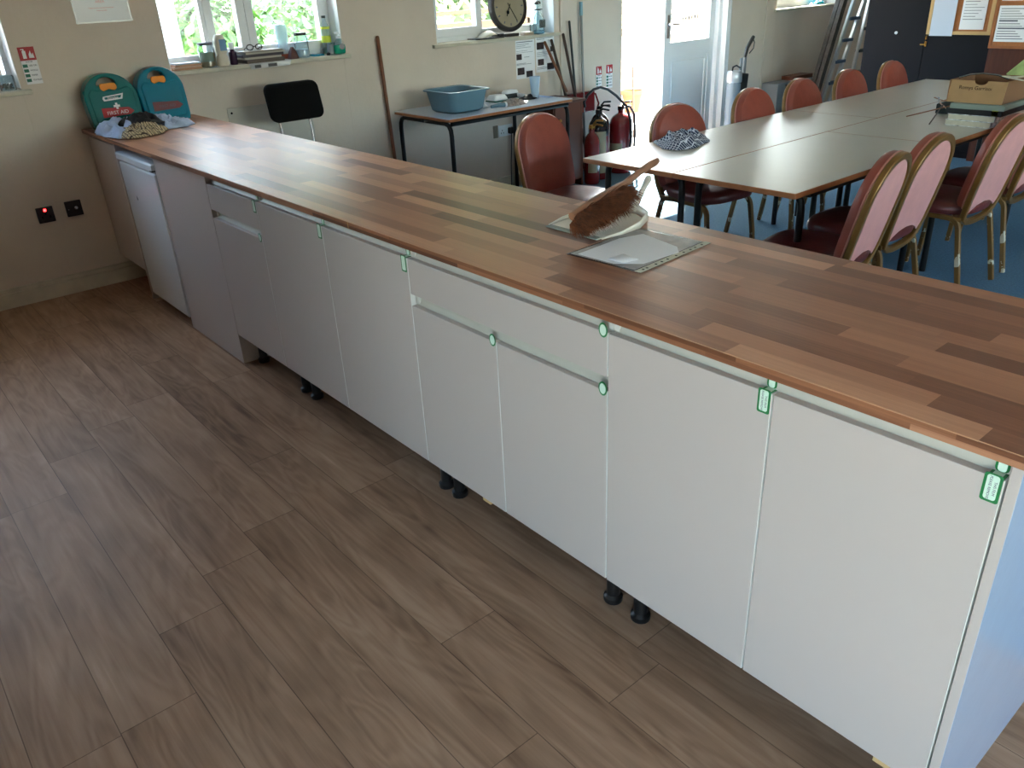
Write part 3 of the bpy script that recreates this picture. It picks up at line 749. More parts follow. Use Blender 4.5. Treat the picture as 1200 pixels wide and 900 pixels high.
T = thing('soap_dish', 'white soap dish on a green base beside the bowl', 'dish', (.30, 2.80, .75))
mb = MB(); loft(mb, [[(x, y, zz) for x, y in rrect(.30, 2.80, hx, hy, .02)] for hx, hy, zz in [(.045, .058, .758), (.055, .07, .762), (.052, .066, .775), (.042, .055, .795), (.03, .04, .798)]]).build('lid', 'white', T)
B((.245, 2.73, .7505), (.355, 2.87, .759)).build('base', 'signgreen', T, bevel=.003)
T = thing('scrubbing_brush', 'white-topped scrubbing brush with dark bristles near the wall', 'brush', (.25, 2.95, .75))
loft(MB(), [[(x, y, zz) for x, y in rrect(.25, 2.97, hx, hy, .015)] for hx, hy, zz in [(.03, .06, .785), (.034, .065, .79), (.030, .055, .808), (.015, .03, .812)]]).build('handle', 'white', T)
loft(MB(), [[(x, y, zz) for x, y in rrect(.25, 2.97, hx, hy, .015)] for hx, hy, zz in [(.030, .06, .7505), (.026, .055, .785)]]).build('bristles', 'poleblack', T)
def crumple(name, pts, m, label, cat, z0, h, seed, n=46, freq=9, parent=None, thick=.002, group=None, lip=.0):
    """crumpled cloth over an irregular outline: a draped grid with ridged folds"""
    cx = sum(p[0] for p in pts)/len(pts); cy = sum(p[1] for p in pts)/len(pts)
    # radial resample of outline
    bm = bmesh.new(); uvl = bm.loops.layers.uv.new('UVMap'); rings = []; NA = 72; NR = 16
    def edge(a):
        d = Vector((math.cos(a), math.sin(a))); best = None
        for i in range(len(pts)):
            p = Vector(pts[i])-Vector((cx, cy)); q = Vector(pts[(i+1) % len(pts)])-Vector((cx, cy)); e = q-p
            den = d.x*e.y-d.y*e.x
            if abs(den) < 1e-9: continue
            t_ = (p.x*e.y-p.y*e.x)/den; u_ = (p.x*d.y-p.y*d.x)/den
            if t_ > 0 and -1e-6 <= u_ <= 1+1e-6: best = t_ if best is None else max(best, t_)
        return best or .01
    ed = [edge(2*PI*k/NA) for k in range(NA)]
    def P(r, k):
        a = 2*PI*k/NA; rad = ed[k]*r; x, y = cx+rad*math.cos(a), cy+rad*math.sin(a)
        q = Vector((x*freq+seed*3.1, y*freq, seed*1.7))
        f = 1-abs(noise.noise(q))*2.2; g = 1-abs(noise.noise(q*2.1+Vector((5, 2, 1))))*2
        env = (1-r**3)
        zz = z0+.002+h*env*max(.12, .5*f+.3*g+.25)
        j = .1*noise.noise(q*1.3)/freq*6*.2
        return (x+j, y+j, max(zz, z0+.0015))
    c = bm.verts.new(P(0, 0))
    for i in range(1, NR+1): rings.append([bm.verts.new(P(i/NR, k)) for k in range(NA)])
    for k in range(NA): bm.faces.new((c, rings[0][k], rings[0][(k+1) % NA]))
    for i in range(NR-1):
        for k in range(NA): bm.faces.new((rings[i][k], rings[i+1][k], rings[i+1][(k+1) % NA], rings[i][(k+1) % NA]))
    for f in bm.faces:
        for l in f.loops:
            v = l.vert.co; w = noise.noise(Vector((v.x*4, v.y*4, seed)))*.03
            l[uvl].uv = ((v.x+w+v.z*.5)*2.2, (v.y-w+v.z*.4)*2.2)
    mb = MB(); mb.bm.free(); mb.bm = bm
    o = mb.build(name, m, parent); md = o.modifiers.new('s', 'SOLIDIFY'); md.thickness = thick; md.offset = 1
    if parent is None: tag(o, label, cat, group)
    return o
def around(cx, cy, pts, rot=0):
    c, s = math.cos(rot), math.sin(rot); return [(cx+x*c-y*s, cy+x*s+y*c) for x, y in pts]
crumple('rag', around(.56, 2.72, [(-.05, -.09), (.05, -.10), (.07, .02), (.04, .12), (-.03, .11), (-.06, 0)]), mat('grey_rag', (150, 138, 132), .9, var=.5, vscale=60), 'grey patterned rag lying at the front of the wall table', 'rag', .75, .045, 3, freq=22)
T = thing('nail_brush', 'blue-handled brush lying beside the rag on the wall table', 'brush', (.60, 2.56, .75))
MB().tube([(.60, 2.50, .768), (.60, 2.56, .770), (.60, 2.62, .768)], [.011, .014, .017], 12).build('handle', 'tub', T); MB().tube([(.60, 2.62, .768), (.60, 2.635, .768)], .02, 12).build('collar', 'white', T)
crumple('glove', around(.42, 3.0, [(-.04, -.06), (.04, -.06), (.06, .02), (.03, .09), (-.02, .07)]), 'clothblack', 'crumpled black glove behind the plastic cup', 'glove', .75, .035, 5, freq=25)
crumple('plastic_wrapper', around(.45, 2.52, [(-.05, -.03), (.04, -.05), (.06, .03), (-.02, .05)]), 'white', 'small crumpled white wrapper against the bowl', 'wrapper', .75, .035, 9, freq=25)
T = thing('plastic_cup', 'tall translucent plastic cup on the wall table', 'cup', (.44, 3.06, .75))
MB().lathe([(.026, .751), (.027, .753), (.0335, .83), (.034, .834), (.0405, .905), (.038, .905), (.032, .833), (.025, .757)], (.44, 3.06, 0), 24).build('cup', 'cupm', T)
MB().lathe([(.0245, .757), (.0305, .82)], (.44, 3.06, 0), 24).build('drink', 'cupm', T)
tag(loft(MB(), [[(x, y, zz) for x, y in rrect(.14, 3.06, hx, hy, .02)] for hx, hy, zz in [(.05, .065, .7515), (.05, .065, .755), (.04, .055, .775), (.02, .03, .778)]]).build('plastic_tray', 'milk'), 'small clear plastic tray near the wall behind the cup', 'tray')
tag(B((.36, 3.13, .7505), (.52, 3.17, .754)).build('ruler', 'clothblue', bevel=.001), 'pale flat strip lying at the right end of the wall table', 'ruler')
tag(B((.05, 2.46, .7505), (.16, 2.62, .768)).build('box_file', 'blackbook', bevel=.002), 'flat dark box lying by the wall behind the bowl', 'box')
tag(B((.12, 2.85, .7505), (.32, 3.06, .7515)).build('blue_cloth', 'poleblue'), 'flat light blue cloth under the scrubbing brush', 'cloth')

# ------------------------------------------------------------------ items around the wall
T = thing('low_cupboard', 'dark brown wooden cupboard standing right of the wall table', 'cupboard', (.23, 3.3, 0))
mb = MB(); mb.box((.085, 3.28, .0), (.40, 3.30, .672)); mb.box((.085, 3.565, 0), (.42, 3.585, .672)); mb.box((.085, 3.27, .672), (.44, 3.6, .690)); mb.box((.085, 3.30, .05), (.40, 3.565, .07)); mb.box((.078, 3.28, 0), (.085, 3.585, .672))
mb.build('body', 'brownw', T, bevel=.002)
o = B((.40, 3.285, .06), (.418, 3.58, .670)).build('door', 'brownw', T, bevel=.002)
MB().lathe([(.006, .418), (.006, .43), (.013, .434), (.012, .442)], (0, 3.32, .55), 14, 'x').build('knob', 'brass', o)
def stick(name, a, b, r, m, label, cat='broom handle', tip=None):
    T = thing(name, label, cat, (a[0], a[1], a[2])); a_, b_ = Vector(a), Vector(b); d = (b_-a_).normalized()
    MB().tube([a_, a_+d*.01, b_-d*.008, b_], [r*.9, r, r, r*.6], 10).build('pole', m, T)
    if tip: MB().tube([b_-d*.10, b_+d*.004], r*1.35, 10).build('grip', tip, T)
    return T
stick('broom_handle', (.032, 2.033, .02), (.028, 1.985, 1.257), .013, 'pole', 'brown wooden pole leaning on the wall beside the wall table')
stick('broom_handle', (.16, 3.66, .712), (.03, 3.54, 1.105), .012, 'pole', 'reddish wooden stick overlapping the pinned pages, leftmost of the leaning poles')
stick('broom_handle', (.24, 3.80, .02), (.03, 3.617, 1.115), .012, 'poledark', 'dark brown stick just right of the reddish stick')
stick('broom_handle', (.20, 3.89, .02), (.03, 3.750, 1.150), .012, 'poledark', 'brown stick in the middle of the leaning poles')
stick('broom_handle', (.09, 3.90, .02), (.03, 3.823, 1.240), .010, 'poleblack', 'thin black pole left of the tall grey pole')
stick('mop_handle', (.06, 3.972, .02), (.03, 3.958, 1.370), .011, 'polegrey', 'tallest grey metal pole with light blue grip, upright by the extinguishers', 'mop', 'poleblue')
def extinguisher(x, y, label, r=.075, h=.55, body='extred', dome=None, labelm='cream', hose=1, lz=(.15, .38), ang=0, hn=None):
    T = thing('fire_extinguisher', label, 'fire extinguisher', (x, y, 0), 0, 'fire extinguishers by the doorway')
    hh = h-.10
    prof = [(r*.9, .004), (r, .02), (r, hh-.09)]+[(r*math.cos(a)*.98+.0, hh-.09+.09*math.sin(a)) for a in [k*PI/16 for k in range(1, 7)]]+[(.022, hh+.002), (.02, hh+.03)]
    if dome:
        MB().lathe(prof[:3]+[(r*1.001, hh-.088)], (x, y, 0), 28).build('body', body, T)
        MB().lathe([(r*1.004, hh-.15), (r*1.004, hh-.09)]+prof[3:], (x, y, 0), 28).build('dome', dome, T)
    else: MB().lathe(prof, (x, y, 0), 28).build('body', body, T)
    mb = MB(); mb.box((x-.018, y-.018, hh+.02), (x+.018, y+.018, hh+.055))
    mb.tube([(x+.015, y, hh+.045), (x+.05, y+.0, hh+.065), (x+.12, y-.0, hh+.06)], .008, 8); mb.tube([(x+.015, y, hh+.06), (x+.05, y, hh+.092), (x+.125, y, hh+.10)], .008, 8)
    mb.build('valve_handle', 'blackm' if not hn else hn, T, bevel=.002)
    # label wraps the front
    mb = MB(); pa = []
    for k in range(11):
        a = ang-.6+k*.12; pa.append((x+(r+.0012)*math.cos(a), y+(r+.0012)*math.sin(a)))
    A = [mb.bm.verts.new((p[0], p[1], lz[0])) for p in pa]; Bv = [mb.bm.verts.new((p[0], p[1], lz[1])) for p in pa]
    for k in range(10): mb.bm.faces.new((A[k], A[k+1], Bv[k+1], Bv[k]))
    mb.build('label_sheet', labelm, T)
    if hose:
        MB().tube([(x+.02, y+.01, hh+.04), (x+.05, y+.06, hh+.05), (x+.07, y+r, hh-.02), (x+.075, y+r+.01, hh-.18), (x+.07, y+r+.0, .14), (x+.06, y+r*.9, .1)], .011, 8).build('hose', 'blackp', T)
    return T
extinguisher(.45, 3.66, 'small bright red extinguisher with brass nozzle partly behind the chair back', .065, .52, hose=0, lz=(.1, .24), ang=-.7, hn='brass')
extinguisher(.36, 3.83, 'black-domed extinguisher with a large cream label', .085, .61, 'extred', 'extblack', lz=(.06, .40), ang=-.6, hose=0)
extinguisher(.22, 3.99, 'rear dark-domed extinguisher half hidden by the cream-labelled one', .08, .61, 'extred', 'extblack', lz=(.1, .3), ang=-.6, hose=0)
extinguisher(.33, 4.13, 'dark red extinguisher with hoses, nearest the open doorway', .095, .60, 'extred', lz=(.20, .26), ang=-1.25, hose=1)
T = thing('hose_loop', 'black hose arching over the extinguishers', 'hose', (.35, 3.9, .5))
MB().tube([(.33, 3.70, .60), (.33, 3.69, .64), (.33, 3.73, .69), (.33, 3.80, .725), (.33, 3.88, .735), (.34, 3.96, .71), (.37, 4.03, .655), (.43, 4.09, .57), (.455, 4.12, .45), (.455, 4.13, .30), (.45, 4.12, .16)], .0115, 10).build('hose', 'blackp', T)
T = thing('fire_blanket_case', 'dark red wall case just above the extinguishers', 'fire case', (.05, 3.95, .6))
B((.003, 3.78, .50), (.055, 4.10, .67)).build('case', 'extred', T, bevel=.008); MB().tube([(.05, 4.12, .48), (.06, 4.14, .56), (.05, 4.11, .64), (.04, 4.06, .66)], .008, 8).build('handle', 'extred', T)
# signs
def firesign(x, y0, y1, z0, z1, label, name='safety_sign', words=('WATER', 'USE ON', 'WOOD', 'PAPER', 'TEXTILES')):
    T = thing(name, label, 'sign', (x, (y0+y1)/2, z0)); h = z1-z0; w = y1-y0
    B((x, y0, z0), (x+.003, y1, z1)).build('board', 'paper', T, smooth=False)
    B((x+.003, y0, z1-h*.36), (x+.0036, y1, z1)).build('red_field', 'redsign', T, smooth=False)
    mb = MB(); cx = y0+w*.33; mb.box((x+.0036, cx-w*.11, z1-h*.31), (x+.0042, cx+w*.11, z1-h*.10)); mb.box((x+.0036, cx-w*.04, z1-h*.10), (x+.0042, cx+w*.04, z1-h*.05)); mb.box((x+.0036, cx-w*.16, z1-h*.075), (x+.0042, cx+w*.04, z1-h*.05))
    mb.plate([(y0+w*.58, z1-h*.30), (y0+w*.9, z1-h*.30), (y0+w*.86, z1-h*.16), (y0+w*.78, z1-h*.22), (y0+w*.72, z1-h*.10), (y0+w*.6, z1-h*.2)], .0006, yz(x+.0036))
    mb.build('pictogram', 'paper', T, smooth=False)
    text('lettering', words[0], h*.055, (x+.0036, (y0+y1)/2, z1-h*.40), (0, 1, 0), (0, 0, 1), 'ink', T)
    for k in range(4):
        zz = z1-h*(.50+.13*k)
        B((x+.003, y0+w*.05, zz-h*.045), (x+.0036, y0+w*.34, zz+h*.04)).build('pictogram', 'signgreen', T, smooth=False)
        text('lettering', words[k+1], h*.06, (x+.0036, y0+w*.42, zz), (0, 1, 0), (0, 0, 1), 'ink', T, align='LEFT')
    return T
firesign(.001, -.228, -.148, 1.172, 1.358, 'red and green fire extinguisher sign beside the left-edge window')
firesign(.001, 4.166, 4.235, .665, .853, 'left of the two narrow fire signs above the extinguishers')
firesign(.001, 4.292, 4.372, .662, .855, 'right of the two narrow fire signs above the extinguishers', words=('FOAM', 'USE ON', 'WOOD', 'PAPER', 'LIQUIDS'))
# laminated notice
T = thing('laminated_notice', 'laminated white notice with faded red print high on the wall', 'notice', (0, .25, 1.46))
B((.001, .105, 1.458), (.003, .39, 1.86)).build('sheet', mat('dim_paper', (206, 202, 206), .8), T, smooth=False)
for k, (s, z_) in enumerate([('PLEASE', 1.60), ('KEEP THIS', 1.578), ('AREA', 1.556), ('Thank you for leaving the kitchen', 1.525), ('clean and tidy', 1.512)]):
    text('lettering', s, .020 if k < 3 else .010, (.0032, .245, z_), (0, 1, 0), (0, 0, 1), 'inkred', T)
B((.001, .098, 1.450), (.0036, .398, 1.87)).build('laminate_film', 'sleeve', T, smooth=False)
# pinned pages with photographs
T = thing('pinned_page', 'left page of printed instructions with three dark photographs under the clock window', 'paper', (0, 3.36, .84))
B((.001, 3.256, .842), (.002, 3.458, 1.128)).build('sheet', 'paper', T, smooth=False)
mb = MB()
for k, zz in enumerate([1.112, 1.096, 1.084, 1.072, 1.048, 1.036, 1.0, .955, .948]):
    mb.box((.002, 3.262+(0 if k < 6 or k > 6 else .08), zz), (.0024, 3.44-(k*37 % 5)*.02, zz+(.005 if k == 0 else .0028)))
mb.build('printed_lines', 'ink', T, smooth=False)
for a, b, c, d in [(3.262, 3.318, .985, 1.028), (3.268, 3.342, .872, .925), (3.362, 3.43, .847, .895)]: B((.002, a, c), (.0026, b, d)).build('photograph', 'photo', T, smooth=False)
T = thing('pinned_page', 'right page of printed instructions crossed by the reddish stick', 'paper', (0, 3.58, .84))
B((.001, 3.470, .872), (.002, 3.675, 1.140)).build('sheet', 'paper', T, smooth=False)
mb = MB()
for k, zz in enumerate([1.128, 1.118, 1.02, 1.01, 1.0, .99, .905, .895]): mb.box((.002, 3.482, zz), (.0024, 3.66-(k*31 % 4)*.03, zz+.003))
mb.build('printed_lines', 'ink', T, smooth=False)
for a, b, c, d in [(3.482, 3.56, 1.045, 1.098), (3.49, 3.556, .925, .972), (3.592, 3.668, .885, .935), (3.63, 3.67, 1.02, 1.06)]: B((.002, a, c), (.0026, b, d)).build('photograph', 'photo', T, smooth=False)
# sockets
def plate_sock(y, z, s, m, label, led):
    T = thing('wall_socket', label, 'socket', (0, y, z))
    B((.001, y-s/2, z-s/2), (.012, y+s/2, z+s/2)).build('face_plate', m, T, bevel=.003)
    if led == 'red':
        B((.012, y-.006, z+.020), (.015, y+.007, z+.034)).build('rocker', 'led', T, bevel=.002); mb = MB()
        for a, b in ((-.02, -.012), (.02, -.012), (0, .006)): mb.box((.012, y+a-.004, z+b-.007), (.0128, y+a+.004, z+b+.007))
        mb.build('pin_holes', 'black', T)
    elif led == 'coax':
        MB().lathe([(.009, .012), (.009, .022), (.005, .023), (.005, .03)], (0, y+.010, z+.004), 14, 'x').build('aerial_connector', 'chrome', T)
        MB().lathe([(.003, .012), (.003, .0135)], (0, y-.03, z-.002), 10, 'x').build('screw', 'chrome', T)
    return T
plate_sock(-.333, .480, .088, 'blackp', 'black socket plate with a red switch on the left wall', 'red')
plate_sock(-.180, .487, .088, 'blackp', 'black outlet plate with a silver connector on the left wall', 'coax')
T = thing('double_socket', 'white double socket with black plug under the wall table', 'socket', (0, 3.12, .465))
B((.001, 3.035, .425), (.014, 3.18, .512)).build('face_plate', 'white', T, bevel=.003)
mb = MB()
for yy in (3.07, ): 
    for a, b in ((-.012, -.015), (.012, -.015), (0, .005)): mb.box((.014, yy+a-.003, .467+b-.005), (.0146, yy+a+.003, .467+b+.005))
mb.build('pin_holes', 'black', T)
B((.001, 2.985, .420), (.006, 3.03, .516)).build('worn_patch', mat('bare_plaster', (128, 116, 100), .9), T, smooth=False)
T = thing('power_plug', 'black plug and hanging cord in the white double socket', 'plug', (.03, 3.16, .46))
B((.0148, 3.125, .44), (.05, 3.175, .49)).build('plug', 'blackp', T, bevel=.008); MB().tube([(.035, 3.15, .442), (.037, 3.144, .38), (.035, 3.14, .30), (.03, 3.135, .2), (.03, 3.13, .02)], .004, 8).build('cord', 'blackp', T)
# board on the wall behind the black chair
T = thing('wall_board', 'pale rectangular board screwed to the wall behind the black chair', 'board', (0, 1.13, .75))
mb = MB(); mb.box((.001, .84, .60), (.009, 1.42, .915)); mb.build('board', mat('board_grey', (196, 192, 182), .6, var=.05, vscale=6), T, bevel=.002)
mb = MB()
for a, b in ((.865, .885), (1.395, .885)): mb.lathe([(.007, .009), (.006, .012), (.002, .013)], (0, a, b), 12, 'x')
mb.build('screw', 'black', T)
# black chair
T = thing('black_chair', 'black padded chair with chrome back posts beneath the bottle-lined window', 'chair', (.42, 1.15, 0))
lean = lambda zz: .33-(zz-.83)*.16
mb = MB(); L = []
def brr(sc, xo):
    o = []
    for a, b in rrect(1.158, .945, .178*sc, .112*sc+.0, .045*sc): o.append((lean(b)+xo, a+(b-.945)*-.04, b))
    return o
loft(mb, [brr(.93, -.022), brr(1, -.014), brr(1, .014), brr(.93, .024), brr(.6, .028)]).build('backrest', 'black', T)
for y in (1.03, 1.235):
    MB().tube([(.31, y, .90), (.335, y, .80), (.355, y, .62), (.40, y, .47), (.44, y, .43)], .009, 10).build('back_post', 'chrome', T)
mb = MB(); loft(mb, [[(x, y, zz) for x, y in rrect(.56, 1.15, hx, hy, .06)] for hx, hy, zz in [(.20, .19, .43), (.215, .205, .44), (.215, .205, .465), (.19, .18, .485), (.1, .1, .49)]]).build('seat', 'black', T)
for x, y in ((.40, .98), (.40, 1.32), (.74, .98), (.74, 1.32)): MB().tube([(x, y, .44), (x+(.02 if x > .5 else -.02), y+(.02 if y > 1.1 else -.02), .003)], .010, 10).build('leg', 'chrome', T)

# ------------------------------------------------------------------ first aid kits
def kit(y0, y1, zt, m, label, x0, words):
    w = y1-y0; cy = (y0+y1)/2; zb = .9105
    T = thing('first_aid_kit', label, 'first aid kit', (x0, cy, .9105), 0, 'first aid kits leaning on the wall')
    def F(a, b, d):  # lean back to the wall
        return (x0-(b-zb)*.24+d, a, b)
    def outline(s, o=0):
        hw = w/2*s; top = zb+(zt-zb)*s if s == 1 else zt-.012*(1-s)*12
        zc = zt-w*.46
        pts = arc_pts(cy, zc, hw, (zt-zc)-(1-s)*w/2, 0, 180, 22)
        pts += [(cy-hw*.985, zc-.06), (cy-hw*.96, zb+.03+(1-s)*.1), (cy-hw*.9, zb+(1-s)*w/2)]
        pts += [(cy+hw*.9, zb+(1-s)*w/2), (cy+hw*.96, zb+.03+(1-s)*.1), (cy+hw*.985, zc-.06)]
        return pts
    zc = zt-w*.46
    hole = [(cy-.008+a, b) for a, b in arc_pts(0, zt-.062, w*.19, .042, 0, 180, 12)]
    MB().plate(outline(1), .085, F, [hole]).build('case', m, T, bevel=.006)
    # raised front cover ring below handle
    def low(s):
        hw = w/2*s; return [(cy-hw, zt-.10), (cy-hw*.97, zb+.04), (cy-hw*.88, zb+.022), (cy+hw*.88, zb+.022), (cy+hw*.97, zb+.04), (cy+hw, zt-.10), (cy+hw*.8, zt-.075), (cy+hw*.3, zt-.088), (cy-hw*.3, zt-.088), (cy-hw*.8, zt-.075)]
    MB().plate(low(.84), .012, lambda a, b, d: F(a, b, .083+d)).build('front_cover', m, T, bevel=.008)
    lat = [(cy-.004+a*w*.155, zt-.070+b*.020) for a, b in [(-1, .4), (-.85, .95), (-.4, 1), (.4, 1), (.85, .95), (1, .4), (1, -.4), (.7, -.95), (.35, -.75), (0, -.5), (-.35, -.75), (-.7, -.95), (-1, -.4)]]
    MB().plate(lat, .012, lambda a, b, d: F(a, b, .082+d)).build('latch', 'orange', T, bevel=.003)
    p = Vector(F(cy+.012, zb+.075, .0965)); up = Vector(F(0, 1, 0))-Vector(F(0, 0, 0))
    zl = zb+.088
    MB().plate([(cy-.078, zl-.026), (cy+.070, zl-.022), (cy+.095, zl-.006), (cy+.070, zl+.016), (cy-.076, zl+.024)], .0012, lambda a, b, d: F(a, b, .0955+d)).build('red_label', 'redsign' if words else mat('dark_red_label', (104, 30, 40), .4), T, smooth=False)
    if words:
        text('lettering', 'FIRST AID', .027, F(cy+.004, zl-.006, .0972), (0, 1, 0), up, 'paper', T)
        mb = MB(); q = lambda a, b, d: F(cy+.008+a, zl+.028+b, .0972+d)
        mb.plate([(-.006, -.016), (.006, -.016), (.006, -.005), (.017, -.005), (.017, .006), (.006, .006), (.006, .017), (-.006, .017), (-.006, .006), (-.017, .006), (-.017, -.005), (-.006, -.005)], .001, q).build('white_cross', 'paper', T, smooth=False)
        sc = [(cy-.055, zl+.070), (cy-.05, zl+.058), (cy+.05, zl+.062), (cy+.062, zl+.092), (cy+.052, zl+.090), (cy-.05, zl+.082)]
        hi = [(cy-.044, zl+.074), (cy-.041, zl+.066), (cy+.042, zl+.069), (cy+.050, zl+.083), (cy-.042, zl+.077)]
        MB().plate(sc, .001, lambda a, b, d: F(a, b, .0955+d), [hi]).build('badge_outline', 'paper', T, smooth=False)
        text('lettering', 'Astroplast', .014, F(cy+.001, zl+.0725, .0965), (0, 1, 0), up, 'paper', T)
    else:
        text('lettering', 'FIRST AID', .022, F(cy+.004, zl-.004, .0972), (0, 1, 0), up, 'ink', T)
kit(.005, .292, 1.197, 'tealA', 'dark teal first aid kit with white lettering, left of the two', .085, True)
kit(.296, .562, 1.206, 'tealB', 'brighter blue-teal first aid kit with dull label, right of the two', .085, False)
# cloths on the worktop
crumple('tea_towel', [(.20, .0), (.30, -.03), (.45, -.022), (.60, .0), (.62, .06), (.52, .18), (.36, .24), (.22, .16)], 'clothblue', 'crumpled pale blue cloth at the left corner of the worktop', 'cloth', .91, .085, 11, freq=13, group='cloths heaped on the worktop')
crumple('checked_towel', [(.50, .0), (.66, .03), (.68, .12), (.62, .24), (.50, .30), (.42, .22), (.42, .08)], 'clothbeige', 'beige and brown checked towel at the front of the cloth heap', 'cloth', .912, .06, 14, freq=13, group='cloths heaped on the worktop')
crumple('black_cloth', [(.36, .08), (.50, .10), (.53, .2), (.46, .30), (.32, .30), (.26, .20)], 'clothblack', 'crumpled black cloth on top of the cloth heap', 'cloth', .945, .06, 17, freq=15, group='cloths heaped on the worktop')
crumple('tea_towel', [(.20, .24), (.34, .24), (.50, .28), (.52, .40), (.44, .47), (.34, .40), (.22, .36)], 'clothblue', 'pale cloth with a pointed corner at the right of the heap', 'cloth', .911, .065, 21, freq=14, group='cloths heaped on the worktop')
# dustpan
T = thing('dustpan', 'cream plastic dustpan lying on the worktop under the brush', 'dustpan', (3.65, .45, .91))
mb = MB()
base = [(3.530, .350), (3.735, .350), (3.742, .42), (3.735, .50), (3.70, .57), (3.64, .60), (3.57, .58), (3.53, .51), (3.522, .42)]
mb.plate(base, .003, lambda a, b, d: (a, b, .912+d)); mb.build('pan', 'dustpan', T, bevel=.001)
mb = MB(); rim = [(3.737, .352, .915), (3.747, .42, .922), (3.742, .50, .932), (3.705, .575, .938), (3.64, .610, .94), (3.565, .590, .938), (3.524, .515, .932), (3.515, .42, .922), (3.528, .352, .915)]
mb2 = MB(); a = [mb2.bm.verts.new((p[0], p[1], .9115)) for p in rim]; b_ = [mb2.bm.verts.new(p) for p in rim]
for i in range(8): mb2.bm.faces.new((a[i], a[i+1], b_[i+1], b_[i]))
mb2.build('rim', 'dustpan', T, solid=.004)
B((3.53, .335, .9112), (3.735, .356, .9155)).build('lip', milky('lip_plastic', (170, 178, 170), .7, .15), T, bevel=.001)
MB().tube([(3.63, .605, .930), (3.58, .68, .936), (3.515, .78, .945), (3.475, .845, .952), (3.465, .86, .953)], [.012, .009, .009, .012, .009], 10).build('handle', 'dustpan', T)
# brush
T = thing('hand_brush', 'wooden hand brush with shaggy brown coir bristles resting on the dustpan', 'brush', (3.65, .4, .92))
A0 = Vector((3.735, .262, .985)); A1 = Vector((3.645, .575, 1.005)); A2 = Vector((3.565, .735, 1.004)); ax = (A1-A0).normalized()
side = Vector((.80, -.0, -.60)); side = (side-ax*side.dot(ax)).normalized(); nrm = ax.cross(side)
A0 += Vector((-.03, .01, .0)); A1 += Vector((-.02, 0, 0))
mb = MB()
st = [(0, .010, .012), (.03, .022, .013), (.10, .026, .014), (.20, .026, .014), (.26, .022, .013), (.31, .013, .011), (.42, .012, .010), (.48, .017, .011), (.53, .016, .010), (.545, .006, .006)]
Ls = []
for t_, w, h in st:
    c = A0+ax*t_+(Vector((0, 0, 1))*(.012*math.sin(max(0, t_-.3)*9)))
    Ls.append([c+nrm*w*math.cos(q)+side*h*math.sin(q) for q in [k*PI/6 for k in range(12)]])
loft(mb, Ls).build('handle', 'brushwood', T)
rnd = random.Random(4); bm = bmesh.new()
for i in range(4200):
    t_ = rnd.uniform(-.005, .265); w = rnd.uniform(-1, 1); end = 1 if t_ > .03 else .6+t_*12
    p = A0+ax*t_+nrm*w*.022+side*.008
    cl = Vector((p.x, p.y, p.z))*38; spread = noise.noise_vector(cl)*.75+Vector((rnd.gauss(0, .13), rnd.gauss(0, .13), rnd.gauss(0, .13)))
    d = (side+nrm*w*.75+ax*((t_-.14)*1.7+rnd.gauss(0, .15))+spread).normalized()
    l = rnd.uniform(.042, .078)*(1+.35*noise.noise(p*50))*max(.6, min(1, end))
    q = p+d*l
    if q.z < .916: l *= max(.3, (p.z-.918)/(p.z-q.z)); q = p+d*l
    s = d.orthogonal().normalized()*rnd.uniform(.0007, .0016); s2 = d.cross(s)
    mid = p+d*l*.5+Vector((rnd.gauss(0, .002), rnd.gauss(0, .002), rnd.gauss(0, .002)))
    a = [bm.verts.new(p+s), bm.verts.new(p-s*.5+s2*.8), bm.verts.new(p-s*.5-s2*.8)]; m_ = [bm.verts.new(mid+s), bm.verts.new(mid-s*.5+s2*.8), bm.verts.new(mid-s*.5-s2*.8)]; e = bm.verts.new(q)
    for k in range(3):
        bm.faces.new((a[k], a[(k+1) % 3], m_[(k+1) % 3], m_[k])); bm.faces.new((m_[k], m_[(k+1) % 3], e))
mb = MB(); mb.bm.free(); mb.bm = bm; mb.build('bristles', 'coir', T, smooth=False)
# plastic wallet with papers
T = thing('plastic_wallet', 'clear punched plastic wallet of papers lying on the worktop', 'document wallet', (3.87, .36, .91))
P0, P1, P2, P3 = Vector((3.757, .197)), Vector((4.002, .213)), Vector((3.978, .518)), Vector((3.742, .500))
def bil(u, v): return P0*(1-u)*(1-v)+P1*u*(1-v)+P2*u*v+P3*(1-u)*v
def sheet(pts, z, t, m, name, par, warp=0):
    return MB().plate([tuple(bil(u, v)) for u, v in pts], t, lambda a, b, d: (a, b, z+d)).build(name, m, par, smooth=False)
sheet([(0, 0), (1, 0), (1, 1), (0, 1)], .9106, .0005, 'sleeve', 'sleeve_back', T)
hs = []
sheet([(.03, .03), (.90, .03), (.90, .97), (.03, .97)], .9112, .0006, mat('printed_brochure', (168, 160, 156), .5, var=.3, vscale=26), 'printed_sheet', T)
sheet([(.92, .0), (1, 0), (1, 1), (.92, 1)], .9114, .0008, 'pages', 'punched_strip', T)
mb = MB()
for v in (.07, .12, .24, .32, .40, .52, .63, .73, .80, .90): 
    c = bil(.965, v); mb.lathe([(.0035, 0), (.0035, .0003)], (c.x, c.y, .9123), 10)
mb.build('punch_hole', 'black', T)
tag(sheet([(.12, .05), (.10, .62), (.20, .86), (.80, .72), (.93, .60), (.86, .18), (.62, .04)], .9124, .0008, 'paper', 'loose_paper', None), 'plain white folded paper lying on the plastic wallet', 'paper')
mb = MB(); v_ = [bil(.48, .10), bil(.50, .28), bil(.78, .20), bil(.72, .06)]
